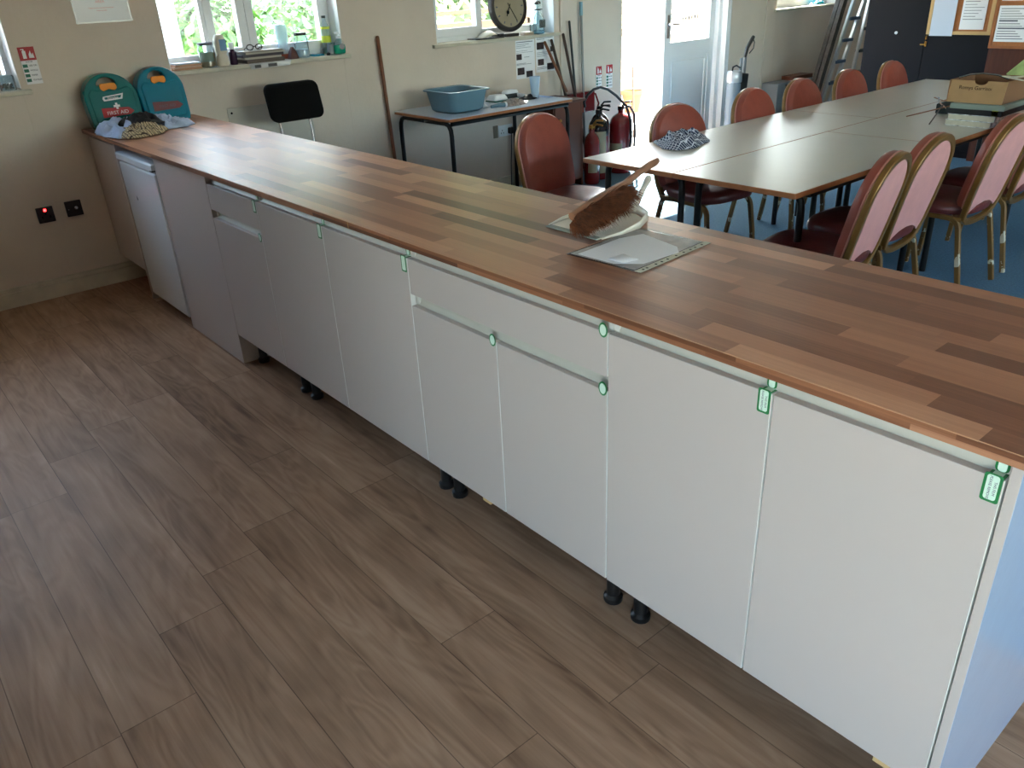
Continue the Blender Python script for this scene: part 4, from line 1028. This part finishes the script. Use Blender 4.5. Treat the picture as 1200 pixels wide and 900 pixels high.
a = [mb.bm.verts.new((v_[0].x, v_[0].y, .9136)), mb.bm.verts.new((v_[1].x, v_[1].y, .9136)), mb.bm.verts.new((v_[2].x, v_[2].y, .919)), mb.bm.verts.new((v_[3].x, v_[3].y, .917))]; mb.bm.faces.new(a)
tag(mb.build('paper_slip', 'paper', solid=.0005), 'small folded slip on the white paper', 'paper')

# ------------------------------------------------------------------ on the meeting tables
crumple('checked_cloth', [(2.20+.03, 2.33), (2.40, 2.20), (2.50, 2.22), (2.53, 2.33), (2.47, 2.52), (2.36, 2.63), (2.25, 2.58), (2.235, 2.46)], 'clothnavy', 'navy and white checked cloth crumpled on the left table', 'cloth', .72, .07, 31, freq=10)
def book(x0, x1, y0, y1, z0, z1, cover, label, rz=0, extra=None, name='book', spine=False):
    c = Vector(((x0+x1)/2, (y0+y1)/2, z0)); T = thing(name, label, 'book', c, rz, 'books under the cardboard box')
    hx, hy, h = (x1-x0)/2, (y1-y0)/2, z1-z0
    mb = MB(); mb.box((-hx, -hy, 0), (hx, hy, .003)); mb.box((-hx, -hy, h-.003), (hx, hy, h)); mb.box((hx-.003, -hy, 0), (hx, hy, h)); mb.build('cover', cover, T, world=False, bevel=.001)
    if spine: B((-hx, -hy-.001, 0), (hx, -hy+.004, h)).build('spine', cover, T, world=False, smooth=False)
    B((-hx+.004, -hy+.004, .003), (hx-.003, hy-.004, h-.003)).build('pages', 'pages', T, world=False, smooth=False)
    if extra: B((hx-.05, -hy-.001, .0), (hx-.02, -hy+.05, h+.001)).build('sticky_note', 'yellow', T, world=False)
    return T
mixcov = mat('black_white_cover', (206, 210, 212), .4, var=.95, vscale=26)
book(3.215, 3.46, 3.66, 3.98, .7205, .752, mixcov, 'thick white-paged book lying lowest in the stack', -.02)
book(3.222, 3.47, 3.655, 3.975, .752, .784, mixcov, 'white book second from the bottom of the stack', .02)
T = book(3.21, 3.50, 3.66, 4.00, .784, .812, 'blackbook', 'black binder in the stack with a yellow note on its corner', 0, True, spine=True)
book(3.222, 3.50, 3.665, 4.0, .812, .838, 'greenbook', 'grey-green book topmost beneath the cardboard box', .03, spine=True)
bx0, bx1, by0, by1, bz0, bz1 = 3.185, 3.475, 3.70, 4.02, .839, .955
T = thing('cardboard_box', 'open brown cardboard box with handwriting on top of the book stack', 'box', ((bx0+bx1)/2, (by0+by1)/2, bz0))
def yxz(y): return lambda a, b, d: (a, y+d, b)
notch = arc_pts((bx0+bx1)/2+.02, bz1, .035, .022, 180, 360, 10)
MB().plate([(bx0, bz0), (bx1, bz0), (bx1+.01, bz1)]+[(a, b) for a, b in notch[::-1]]+[(bx0+.01, bz1)], .004, yxz(by0)).build('front_wall', 'card', T, smooth=False)
mb = MB(); mb.box((bx0, by0, bz0), (bx0+.004, by1, bz1)); mb.box((bx1-.004, by0+.004, bz0), (bx1, by1, bz1)); mb.box((bx0, by1-.004, bz0), (bx1, by1, bz1)); mb.box((bx0, by0, bz0), (bx1, by1, bz0+.004)); mb.build('body', 'cardin', T, smooth=False)
text('handwriting', 'Romys Garrison', .027, ((bx0+bx1)/2+.0, by0-.0006, bz0+.078), (1, 0, -.02), (0, 0, 1), 'black', T, ext=.0002)
# contents and clutter
T = thing('curled_strip', 'dark glossy curled strip inside the cardboard box', 'strip', (3.28, 3.85, .955))
MB().tube([(3.19, 3.80, .955), (3.24, 3.82, .972), (3.30, 3.84, .978), (3.37, 3.86, .970), (3.42, 3.88, .95)], 0, rect=(.05, .004), up=(0, 0, 1)).build('strip', 'blackm', T)
T = thing('green_leaflet', 'green and cream leaflet standing up behind the cardboard box', 'leaflet', (3.42, 4.06, .90))
MB().plate([(3.33, .955), (3.46, 1.10), (3.68, .94), (3.56, .85), (3.40, .85)], .002, lambda a, b, d: (a, 4.06+(b-.9)*.3+d, b)).build('sheet', mat('leaflet_print', (168, 190, 120), .5, var=.35, vscale=14), T, smooth=False)
T = thing('straw_ring', 'pale straw plaited ring over the right rim of the box', 'basket', (3.50, 3.86, .955))
mb = MB(); mb.tube([(3.50+.09*math.cos(k*PI/12), 3.86+.09*math.sin(k*PI/12), .965+.008*math.sin(k*PI/6)) for k in range(24)], 0, closed=True, rect=(.03, .005), up=(0, 0, 1)); mb.build('ring', 'pages', T)
T = thing('dark_tray', 'dark green open tray on the table left of the box', 'tray', (3.12, 4.15, .72))
mb = MB(); mb.box((3.00, 4.02, .7205), (3.19, 4.30, .725)); mb.box((3.00, 4.02, .725), (3.004, 4.30, .775)); mb.box((3.0, 4.02, .725), (3.19, 4.024, .76)); mb.build('tray', 'poleblack', T, smooth=False)
mb = MB(); mb.tube([(3.0, 4.05, .774), (2.995, 4.04, .81)], .004, 6); mb.build('wire', 'chrome', T)
for i, (a, b, lab) in enumerate([((2.93, 3.80, .724), (3.17, 3.88, .80), 'thin wooden stick resting across the table beside the box'), ((3.15, 3.62, .724), (3.10, 3.88, .80), 'short dark twig lying against the box corner'), ((3.00, 4.06, .776), (3.17, 3.80, .775), 'orange-tipped thin stick lying over the dark tray'), ((2.72, 4.62, .724), (2.86, 4.48, .724), 'small curved twig at the far middle of the tables')]):
    tag(MB().tube([a, b], .0035, 7).build('wooden_stick', 'brushwood' if i != 1 else 'poledark'), lab, 'stick')

# ------------------------------------------------------------------ window sill things
SZ = 1.1635
def jar(name, x, y, r, h, label, cat, body='jar', content=None, lid=None, lab=None, neck=.85, kids=(), fill=.6):
    T = thing(name, label, cat, (x, y, SZ))
    MB().lathe([(r*.9, SZ+.001), (r, SZ+.006), (r, SZ+h*.8), (r*neck, SZ+h*.88), (r*neck, SZ+h)], (x, y, 0), 22).build('jar', body, T)
    if content: MB().lathe([(r*.85, SZ+.004), (r*.93, SZ+.008), (r*.93, SZ+h*fill)], (x, y, 0), 20).build('contents', content, T)
    if lid: MB().lathe([(r*neck*1.06, SZ+h*.93), (r*neck*1.06, SZ+h*1.04)], (x, y, 0), 20).build('lid', lid, T)
    if lab:
        mb = MB(); n = 9
        A = []; Bv = []
        for k in range(n):
            a = -1.3+k*.22; A.append(mb.bm.verts.new((x+(r+.001)*math.cos(a), y+(r+.001)*math.sin(a), SZ+h*.25))); Bv.append(mb.bm.verts.new((x+(r+.001)*math.cos(a), y+(r+.001)*math.sin(a), SZ+h*.65)))
        for k in range(n-1): mb.bm.faces.new((A[k], A[k+1], Bv[k+1], Bv[k]))
        mb.build('label_sheet', lab, T)
    return T
# papers at left
T = thing('paper_stack', 'pile of pinkish papers at the left end of the sill', 'papers', (-.03, .66, SZ))
for k in range(4): B((-.10+.004*k, .565+.006*k, SZ+.0005+k*.010), (.01, .74-.005*(k % 2), SZ+.009+k*.010)).build('paper_bundle', mat('pink_paper_%d' % k, [(206, 160, 130), (222, 190, 170), (214, 168, 140), (200, 206, 220)][k], .8), T, bevel=.002)
jar('glass_jar', -.03, .795, .050, .135, 'clear jar with dark lid and green label at the left of the sill', 'jar', content='cream', lid='grey', lab=mat('jar_label', (120, 140, 130), .6))
T = thing('lotion_bottle', 'tall white lotion bottle with pale blue label on the sill', 'bottle', (-.02, .885, SZ))
MB().lathe([(.034, SZ+.001), (.038, SZ+.01), (.038, SZ+.05), (.030, SZ+.065), (.037, SZ+.085), (.037, SZ+.155), (.030, SZ+.17), (.025, SZ+.178), (.012, SZ+.18)], (-.02, .885, 0), 22, sx=.8).build('bottle', 'dustpan', T)
MB().plate([(.87, SZ+.088), (.912, SZ+.088), (.912, SZ+.152), (.87, SZ+.152)], .001, yz(.0125)).build('label_sheet', mat('blue_label', (120, 164, 206), .5), T, smooth=False)
T = thing('small_bottle', 'small dark purple bottle with white top between lotion and magazines', 'bottle', (-.02, .955, SZ))
MB().lathe([(.022, SZ+.001), (.024, SZ+.01), (.024, SZ+.075), (.012, SZ+.088), (.012, SZ+.09)], (-.02, .955, 0), 16).build('bottle', mat('purple_glass', (48, 30, 56), .2), T); MB().lathe([(.016, SZ+.09), (.016, SZ+.128)], (-.02, .955, 0), 16).build('cap', 'white', T)
# magazines
cols = [((96, 84, 76), .022), ((206, 200, 188), .012), ((70, 64, 70), .016), ((196, 190, 178), .010), ((150, 140, 128), .008)]
z_ = SZ+.001
labs = ['thick dark book at the bottom of the sill pile', 'pale magazine second from the bottom of the sill pile', 'dark-covered magazine in the middle of the sill pile', 'pale magazine second from the top of the sill pile', 'thin grey magazine topmost on the sill pile']
for k, (c, h) in enumerate(cols):
    y_0 = 1.02-.012*(k % 3); y_1 = 1.275-.01*((k*2) % 3)+.004*k
    T = thing('magazine', labs[k], 'magazine', (-.03, 1.15, z_), 0, 'pile of magazines on the sill')
    B((-.115+.004*k, y_0, z_), (.030-.006*(k % 2), y_1, z_+h)).build('pages', mat('mag_%d' % k, c, .6), T, bevel=.001); z_ += h+.0004

T = thing('printed_sheet', 'white sheet with dark pictures hanging over the sill edge', 'paper', (.03, 1.15, SZ))
mb = MB(); A = [mb.bm.verts.new(p) for p in [(-.0, 1.035, SZ+.0005), (-.0, 1.31, SZ+.0005), (.036, 1.315, SZ-.002), (.036, 1.025, SZ-.002), (.042, 1.30, SZ-.030), (.042, 1.035, SZ-.034)]]
mb.bm.faces.new((A[0], A[1], A[2], A[3])); mb.bm.faces.new((A[3], A[2], A[4], A[5])); mb.build('sheet', 'paper', T, solid=.0006)
mb = MB(); mb.box((.0405, 1.06, SZ-.028), (.0432, 1.10, SZ-.010)); mb.box((.0405, 1.15, SZ-.027), (.0432, 1.21, SZ-.008)); mb.build('picture', 'photo', T, smooth=False)
T = thing('sunglasses', 'dark folded spectacles on top of the magazine pile', 'glasses', (-.03, 1.11, z_))
mb = MB(); 
for yy in (1.075, 1.135): mb.tube([(-.02, yy+.022*math.cos(k*PI/6), z_+.020+.016*math.sin(k*PI/6)) for k in range(12)], .0035, 6, closed=True)
mb.tube([(-.02, 1.05, z_+.02), (-.08, 1.06, z_+.006)], .003, 6); mb.tube([(-.02, 1.16, z_+.02), (-.08, 1.15, z_+.006)], .003, 6); mb.tube([(-.02, 1.097, z_+.024), (-.02, 1.113, z_+.024)], .003, 6)
mb.build('frame', 'blackp', T)
T = thing('upturned_bottle', 'translucent white bottle behind the magazines against the pane', 'bottle', (-.10, 1.33, SZ))
MB().lathe([(.030, SZ+.001), (.032, SZ+.09), (.040, SZ+.13), (.040, SZ+.19), (.034, SZ+.205), (.02, SZ+.21)], (-.095, 1.335, 0), 20).build('bottle', 'milk', T)
MB().lathe([(.034, SZ+.0005), (.034, SZ+.03)], (-.095, 1.335, 0), 18).build('cap', mat('rust_cap', (150, 70, 50), .5), T)
T = thing('wooden_wedge', 'dark reddish wedge-shaped block beside the magazine pile', 'block', (-.01, 1.35, SZ))
loft(MB(), [[(x, y, zz) for x, y in rrect(-.01, 1.355, hx, hy, .008)] for hx, hy, zz in [(.03, .030, SZ+.001), (.022, .022, SZ+.04), (.010, .008, SZ+.072)]]).build('block', mat('dark_red_block', (92, 52, 48), .6), T)
jar('glass_jar', -.05, 1.445, .046, .145, 'clear glass jar with black lid and white contents, right half of the sill', 'jar', content='milk', lid='blackp', fill=.35)
tag(B((-.09, 1.51, SZ+.0005), (-.01, 1.585, SZ+.012)).build('blue_tin', 'tealB', bevel=.003), 'flat blue tin lying right of the black-lidded jar', 'tin')
tag(MB().lathe([(.012, SZ+.0005), (.014, SZ+.014), (.006, SZ+.018)], (.0, 1.607, 0), 14).build('bottle_stopper', 'blackp'), 'tiny black stopper on the sill', 'stopper')
T = thing('pillar_candle', 'short pale pink candle in a glass beside the green soap', 'candle', (-.03, 1.655, SZ))
MB().lathe([(.026, SZ+.001), (.028, SZ+.075), (.026, SZ+.075), (.024, SZ+.01)], (-.035, 1.652, 0), 18).build('glass', 'jar', T); MB().lathe([(.023, SZ+.006), (.023, SZ+.062)], (-.035, 1.652, 0), 18).build('candle', mat('pink_wax', (226, 206, 204), .5), T)
T = thing('squash_bottle', 'tall clear bottle with yellow bands standing in the window corner', 'bottle', (-.09, 1.65, SZ))
MB().lathe([(.030, SZ+.001), (.032, SZ+.01), (.032, SZ+.165), (.014, SZ+.205), (.012, SZ+.225)], (-.092, 1.655, 0), 20).build('bottle', 'jar', T)
for a, b in ((.075, .115), (.158, .172)): MB().lathe([(.0328, SZ+a), (.0328, SZ+b)], (-.092, 1.655, 0), 20).build('label_sheet', 'yellow', T)
MB().lathe([(.014, SZ+.225), (.014, SZ+.24)], (-.092, 1.655, 0), 14).build('cap', 'poleblack', T)
T = thing('soap_dispenser', 'green liquid soap bottle with white pump at the right end of the sill', 'soap bottle', (.0, 1.70, SZ))
MB().lathe([(.036, SZ+.001), (.040, SZ+.008), (.042, SZ+.04), (.036, SZ+.075), (.016, SZ+.095), (.015, SZ+.10)], (-.004, 1.700, 0), 22, sx=.6).build('bottle', 'jar', T)
MB().lathe([(.036, SZ+.003), (.041, SZ+.01), (.0425, SZ+.04), (.040, SZ+.058)], (-.004, 1.700, 0), 22, sx=.6).build('liquid', 'greensoap', T)
mb = MB(); mb.lathe([(.017, SZ+.098), (.017, SZ+.115), (.006, SZ+.117), (.006, SZ+.135)], (-.004, 1.700, 0), 14); mb.tube([(-.004, 1.70, SZ+.135), (.0, 1.67, SZ+.134)], .006, 8); mb.build('pump', 'white', T)
MB().lathe([(.019, .0235), (.018, .0245)], (0, 1.705, SZ+.048), 18, 'x').build('label_sheet', 'polegrey', T)
# window 2 things
T = thing('mantel_clock', 'round dark-framed clock leaning in the right of the window', 'clock', (-.01, 3.225, SZ))
CC = Vector((-.02, 3.222, 1.378)); RR = .182; lean2 = -.10
def CK(r, a, d): return (CC.x+d+lean2*(r*math.sin(a)), CC.y+r*math.cos(a), CC.z+r*math.sin(a))
def ring(mb, prof, n=48):
    L = [[CK(r, 2*PI*k/n, d) for k in range(n)] for r, d in prof]; return loft(mb, L)
ring(MB(), [(RR*.9, -.035), (RR, -.03), (RR, .0), (RR*.97, .014), (RR*.88, .018), (RR*.81, .008), (RR*.79, .0)]).build('case', 'clockwood', T)
ring(MB(), [(RR*.82, .006), (RR*.81, .0075)]).build('dial', 'clockface', T)
mb = MB()
for k in range(12):
    a = k*PI/6; p = Vector(CK(RR*.70, a, .009)); mb.box(p-Vector((.0005, .005, .009)), p+Vector((.0008, .005, .009)), Matrix.Rotation(a-PI/2, 3, 'X'))
mb.build('numerals', 'ink', T, smooth=False)
for i, nme in enumerate(['12', '1', '2', '3', '4', '5', '6', '7', '8', '9', '10', '11']):
    pass
def hand(a, l, w, nm, tail=.02, blob=0):
    d = Vector(CK(1, a, 0))-Vector(CK(0, a, 0)); s = Vector((0, -math.sin(a), math.cos(a))); c = Vector(CK(0, 0, .011)); mb = MB()
    mb.tube([c-d*tail, c+d*l], 0, rect=(w, .0015), up=(1, 0, 0))
    if blob: mb.lathe([(.0001, .0115), (blob, .0115), (blob, .013), (.0001, .013)], (CC.x+lean2*(l*.62*math.sin(a)), CC.y+l*.62*math.cos(a), CC.z+l*.62*math.sin(a)), 16, 'x', cap=False)
    mb.build(nm, 'black', T)
hand(math.radians(-118), .075, .006, 'hour_hand', blob=.013); hand(math.radians(-58), .125, .005, 'minute_hand', .03)
MB().box((-.045, 3.16, SZ+.0005), (.015, 3.29, SZ+.022)).build('foot', 'clockwood', T, bevel=.003)
T = thing('open_leaflet', 'curled cream leaflet over a flat black folder left of the clock', 'leaflet', (-.03, 2.98, SZ))
B((-.10, 2.86, SZ+.0005), (.024, 3.13, SZ+.008)).build('folder', 'blackbook', T, bevel=.001)
mb = MB(); A = []; 
for k in range(9):
    u = k/8; y = 2.93+.16*u; zz = SZ+.010+.05*math.sin(u*2.2)*(.4+.6*u); A.append((mb.bm.verts.new((-.09, y, zz)), mb.bm.verts.new((.012, y-.02, SZ+.009+(zz-SZ-.010)*.3))))
for k in range(8): mb.bm.faces.new((A[k][0], A[k][1], A[k+1][1], A[k+1][0]))
mb.build('leaf', 'pages', T, solid=.001)
B((-.085, 3.09, SZ+.0085), (.02, 3.13, SZ+.03)).build('spine', 'blackbook', T, bevel=.001)
tag(B((-.04, 3.345, SZ+.0005), (.02, 3.44, SZ+.022)).build('small_box', mat('tan_box', (176, 160, 140), .7), bevel=.002), 'small tan and white box between the clock and the glass bottles', 'box')
for i, (x, y, r, h, lab) in enumerate([(-.01, 3.505, .062, .165, 'nearer clear swing-top bottle with a dark label beside the clock'), (-.08, 3.587, .045, .165, 'rear clear swing-top bottle in the corner of the clock window')]):
    T = thing('swing_top_bottle', lab, 'bottle', (x, y, SZ), 0, 'swing-top bottles on the clock sill')
    MB().lathe([(r*.9, SZ+.001), (r, SZ+.01), (r, SZ+h*.45), (r*.85, SZ+h*.7), (r*.35, SZ+h*.95), (.016, SZ+h), (.016, SZ+h+.05)], (x, y, 0), 24).build('bottle', 'jar', T)
    MB().lathe([(r*.90, SZ+.004), (r*.9, SZ+.02)], (x, y, 0), 24).build('base', milky('blue_glass_base_%d' % i, (160, 206, 220), .5, .1), T)
    mb = MB(); mb.lathe([(.019, SZ+h+.048), (.019, SZ+h+.062), (.008, SZ+h+.07)], (x, y, 0), 14); mb.box((x-.002, y-.035, SZ+h+.006), (x+.002, y+.04, SZ+h+.012)); mb.build('stopper', 'blackp', T)
    mb = MB(); mb.box((x+r*.93, y-.028, SZ+.045), (x+r*.93+.012, y+.022, SZ+.10)); mb.build('label_sheet', mat('bottle_label_%d' % i, (86, 88, 84), .6, var=.6, vscale=90), T)
# window 4 (left edge)
T = thing('pebble_jar', 'clear glass jar of pebbles on the sill of the left-edge window', 'jar', (-.04, -.315, 1.15))
MB().lathe([(.038, 1.151), (.040, 1.156), (.040, 1.22), (.036, 1.225), (.034, 1.158)], (-.04, -.315, 0), 20).build('jar', 'jar', T); 
mb = MB()
for k in range(26):
    a = k*2.4; q = .026*math.sqrt((k % 9)/9); r = bmesh.ops.create_icosphere(mb.bm, subdivisions=1, radius=.008)['verts']
    for v in r: v.co = Vector((v.co.x*1.1-.04+q*math.cos(a), v.co.y-.315+q*math.sin(a), v.co.z*.7+1.160+.007*(k//7)))
mb.build('pebbles', mat('pebbles', (120, 116, 104), .7, var=.4, vscale=90), T)
tag(B((-.07, -.42, 1.151), (-.01, -.365, 1.178)).build('clay_block', 'brick', bevel=.004), 'small brown clay block beside the pebble jar', 'block')
tag(crumple('blue_rag', around(-.06, 7.72, [(-.04, -.12), (.04, -.12), (.05, .1), (-.04, .12)]), 'tealB', None, None, 1.164, .04, 41, freq=14), 'bright blue rag lying on the far window sill', 'rag')

# ------------------------------------------------------------------ vacuum, box, ladders, cupboards
T = thing('upright_vacuum', 'upright vacuum cleaner with clear blue cylinder standing by the doorway', 'vacuum cleaner', (.4, 5.72, 0))
B((.36, 5.55, .0), (.62, 5.86, .09)).build('floor_head', 'blackp', T, bevel=.02, seg=3)
MB().lathe([(.062, .10), (.066, .12), (.066, .58), (.060, .60)], (.42, 5.60, 0), 24).build('dust_cylinder', milky('blue_clear_plastic', (176, 188, 200), .5, .1), T)
MB().lathe([(.070, .60), (.072, .61), (.072, .675), (.062, .70)], (.42, 5.60, 0), 24).build('cylinder_lid', 'alu', T)
MB().lathe([(.070, .06), (.070, .11)], (.42, 5.60, 0), 24).build('cylinder_base', 'alu', T)
MB().tube([(.42, 5.60, .11), (.42, 5.60, .60)], .016, 12).build('inner_tube', 'alu', T)
MB().tube([(.42, 5.56, .70), (.42, 5.57, .735), (.42, 5.62, .745), (.42, 5.68, .72)], .008, 8).build('carry_handle', 'blackp', T)
MB().tube([(.38, 5.72, .08), (.38, 5.76, .40), (.38, 5.79, .66)], 0, rect=(.11, .07), up=(1, 0, 0)).build('spine', 'blackp', T, bevel=.01)
MB().tube([(.40, 5.70, .30), (.40, 5.71, .55), (.40, 5.72, .80)], .014, 8).build('side_tube', 'grey', T)
MB().tube([(.38, 5.79, .64), (.38, 5.80, .80)], [.024, .020], 12).build('wand', 'grey', T); MB().tube([(.38, 5.80, .80), (.38, 5.83, .88), (.38, 5.90, .96), (.38, 5.915, .975)], [.016, .017, .019, .016], 12).build('grip', 'blackp', T)
MB().tube([(.38, 5.915, .955), (.38, 5.94, .92), (.38, 5.93, .87), (.38, 5.87, .83)], .005, 8).build('trigger_loop', 'blackp', T)
MB().tube([(.35, 5.84, .70), (.33, 5.88, .62), (.34, 5.90, .45), (.36, 5.86, .25), (.38, 5.80, .12)], .016, 10).build('hose', 'blackp', T)
T = thing('storage_heater', 'grey box-shaped heater standing against the far wall behind the chairs', 'heater', (.13, 6.95, 0))
B((.02, 6.66, .0), (.22, 7.45, .46)).build('body', 'grey', T, bevel=.01); B((.22, 6.80, .06), (.235, 7.43, .44)).build('front_grille', 'blackbook', T, bevel=.004)
tag(B((.05, 6.98, .4605), (.20, 7.35, .50)).build('wooden_tray', 'brownw', bevel=.003), 'brown wooden tray on top of the grey heater', 'tray')
# grey timber board / steps leaning
def leaning(name, label, y0, y1, zt, x0, x1, m, w, rung=None, stile=(.03, .06), yo=0, steps=0, cat='ladder'):
    T = thing(name, label, cat, (x0, y0, 0)); mb = MB()
    for k in (0, 1):
        a = Vector((x0+k*w[0], y0+k*w[1], .003)); b = Vector((x1+k*w[0], y1+k*w[1], zt)); MB().tube([a, b], 0, rect=stile, up=(1, 0, 0)).build('stile', m, T, bevel=.003)
    for k in range(1, steps+1):
        t_ = k/(steps+1); a = Vector((x0, y0, .003)).lerp(Vector((x1, y1, zt)), t_); MB().tube([a, a+Vector((w[0], w[1], 0))], 0, rect=(.05, .03), up=(0, 0, 1)).build('rung', rung or m, T, bevel=.002)
    return T
leaning('timber_plank', 'long paint-spattered dark timber plank leaning left of the ladders', 7.09, 7.82, 1.95, .35, .35, 'woodold', (-.06, .01), None, (.07, .045), steps=0, cat='plank')
def ladder(label, P, m, rungm, sz, rungs):
    T = thing('extension_ladder', label, 'ladder', (P[0][0][0], P[0][0][1], 0))
    for lo, hi in P: MB().tube([Vector(lo), Vector(hi)], 0, rect=sz, up=(1, 0, 0)).build('stile', m, T, bevel=.003)
    (a0, a1), (b0, b1) = [(Vector(x), Vector(y)) for x, y in P]
    for t_ in rungs: MB().tube([a0.lerp(a1, t_), b0.lerp(b1, t_)], 0, rect=(.06, .03), up=(0, 0, 1)).build('rung', rungm, T, bevel=.002)
def LP(y0, z0, y1, z1, xa, xb):  # run the rail through two seen points, from the floor to 1.5 m
    k = (y1-y0)/(z1-z0); return ((xa, y0-z0*k, .003), (xb, y0+(1.5-z0)*k, 1.5))
ladder('aluminium ladder with two bright rails and blue-grey rungs leaning in the far corner', (LP(7.339, .223, 7.748, 1.201, .35, .35), LP(7.50, .204, 7.965, 1.191, .35, .35)), 'alu', mat('blue_step', (70, 96, 130), .5), (.05, .03), [.12, .26, .40, .54, .68, .82])
ladder('second aluminium ladder with dark rungs, closest to the dark cupboard', (LP(7.920, .464, 8.075, 1.185, .35, .35), LP(8.12, .464, 8.27, 1.185, .35, .35)), 'alu', 'poleblack', (.04, .03), [.15, .3, .45, .6, .75, .9])

# dark double cupboard
T = thing('dark_cupboard', 'dark navy double-door cupboard behind the far end of the tables', 'cupboard', (1.83, 6.5, 0))
mb = MB(); mb.box((1.285, 6.322, 0), (2.37, 6.80, 2.0)); mb.build('carcass', 'darkdoor', T, smooth=False)
o = B((1.288, 6.300, .06), (1.826, 6.320, 1.98)).build('door', 'darkdoor', T, bevel=.002); MB().lathe([(.012, -.022), (.013, -.014), (.006, -.010), (.006, 0)], (1.577, 6.30, .995), 14, 'y').build('knob', 'white', o)
o = B((1.830, 6.300, .06), (2.365, 6.320, 1.98)).build('door', 'darkdoor', T, bevel=.002)
mb = MB(); mb.box((1.836, 6.290, .89), (1.85, 6.299, .93)); mb.box((1.838, 6.285, .945), (1.848, 6.299, .975)); mb.tube([(1.80, 6.29, .905), (1.84, 6.29, .905)], .006, 8); mb.build('latch', 'brass', T)
B((2.352, 6.292, .94), (2.358, 6.2995, .985)).build('hinge', 'brass', T)
T = thing('notice_board', 'pine-framed notice board with two white pages on the dark cupboard', 'notice board', (2.09, 6.29, 1.0))
B((1.85, 6.292, 1.0), (2.335, 6.2985, 1.6)).build('backing', 'cork', T, smooth=False)
mb = MB(); mb.box((1.835, 6.284, .985), (1.862, 6.2985, 1.62)); mb.box((2.32, 6.284, .985), (2.352, 6.2985, 1.62)); mb.box((1.835, 6.284, .985), (2.352, 6.2985, 1.012)); mb.box((1.835, 6.284, 1.59), (2.352, 6.2985, 1.62)); mb.build('frame', 'pine', T, bevel=.002)
tag(B((1.868, 6.276, .975), (2.055, 6.279, 1.40)).build('blank_page', 'paperb', smooth=False), 'tall blank white page hanging below the pine notice board frame', 'paper')
T = thing('typed_page', 'typed page pinned in the right half of the pine notice board', 'paper', (2.2, 6.28, 1.03))
B((2.098, 6.286, 1.025), (2.288, 6.290, 1.32)).build('sheet', 'paper', T, smooth=False)
mb = MB()
for k in range(9): mb.box((2.115, 6.2852, 1.10+k*.022), (2.27-(k*7 % 4)*.02, 6.286, 1.104+k*.022))
mb.build('printed_lines', 'ink', T, smooth=False)
# brown panel cupboard with cork board
T = thing('brown_cupboard', 'brown wooden cupboard at the right edge behind the cardboard box', 'cupboard', (2.9, 6.5, 0))
mb = MB(); mb.box((2.38, 6.24, 0), (3.6, 6.80, 2.05)); mb.build('carcass', 'brownw', T, smooth=False); B((2.405, 6.222, .06), (2.99, 6.24, 2.0)).build('door', 'brownw', T, bevel=.002); B((3.0, 6.222, .06), (3.58, 6.24, 2.0)).build('door', 'brownw', T, bevel=.002)
T = thing('cork_board', 'wood-framed cork board with a printed page at the top right corner', 'notice board', (2.6, 6.21, .9))
B((2.395, 6.208, .905), (2.98, 6.2215, 1.6)).build('backing', 'cork', T, bevel=.003)
mb = MB(); mb.box((2.385, 6.200, .895), (2.405, 6.2215, 1.61)); mb.box((2.385, 6.200, .895), (2.98, 6.2215, .915)); mb.box((2.385, 6.202, 1.215), (2.98, 6.2215, 1.235)); mb.build('frame', 'tedge', T, bevel=.002)
T = thing('printed_notice', 'closely printed notice page pinned on the cork board', 'paper', (2.55, 6.2, .93))
B((2.415, 6.203, .945), (2.64, 6.207, 1.205)).build('sheet', 'paper', T, smooth=False)
mb = MB()
for k in range(13): mb.box((2.43, 6.2022, .965+k*.018), (2.625-(k*5 % 4)*.02, 6.203, .970+k*.018+(.006 if k in (4, 7) else 0)))
mb.build('printed_lines', 'ink', T, smooth=False)
tag(B((2.42, 6.203, 1.24), (2.66, 6.207, 1.5)).build('upper_notice', 'paper', smooth=False), 'second white page on the cork board above the closely printed one', 'paper')

# ------------------------------------------------------------------ light
w = bpy.data.worlds.new('sky'); SC.world = w; w.use_nodes = True; nt = w.node_tree; bg = nt.nodes['Background']
sky = nt.nodes.new('ShaderNodeTexSky'); sky.sky_type = 'NISHITA'; sky.sun_disc = False; sky.sun_elevation = math.radians(38.5); sky.sun_rotation = math.radians(-45)
sky.air_density = 1.2; sky.dust_density = 1.2; sky.ozone_density = 1
hz = nt.nodes.new('ShaderNodeMix'); hz.data_type = 'RGBA'; hz.inputs['Factor'].default_value = .3; hz.inputs['B'].default_value = (2.7, 3.1, 3.5, 1)
nt.links.new(sky.outputs[0], hz.inputs['A']); nt.links.new(hz.outputs['Result'], bg.inputs[0]); bg.inputs[1].default_value = .34
sl = bpy.data.lights.new('sun', 'SUN'); so = bpy.data.objects.new('sun', sl); COL.objects.link(so)
sl.energy = 9.5; sl.angle = math.radians(.6); sl.color = (1, .93, .82)
so.rotation_euler = Vector((1, -1, -1.13)).to_track_quat('-Z', 'Y').to_euler(); so.location = (-6, 8, 8)
vs = SC.view_settings; vs.view_transform = 'Standard'; vs.look = 'None'; vs.gamma = 1; vs.use_curve_mapping = False
vs.exposure = 3.3
SC.cycles.use_denoising = True
SC.cycles.max_bounces = 10; SC.cycles.diffuse_bounces = 6; SC.cycles.transparent_max_bounces = 16; SC.cycles.glossy_bounces = 4
SC.cycles.caustics_reflective = False; SC.cycles.caustics_refractive = False; SC.cycles.sample_clamp_indirect = 8
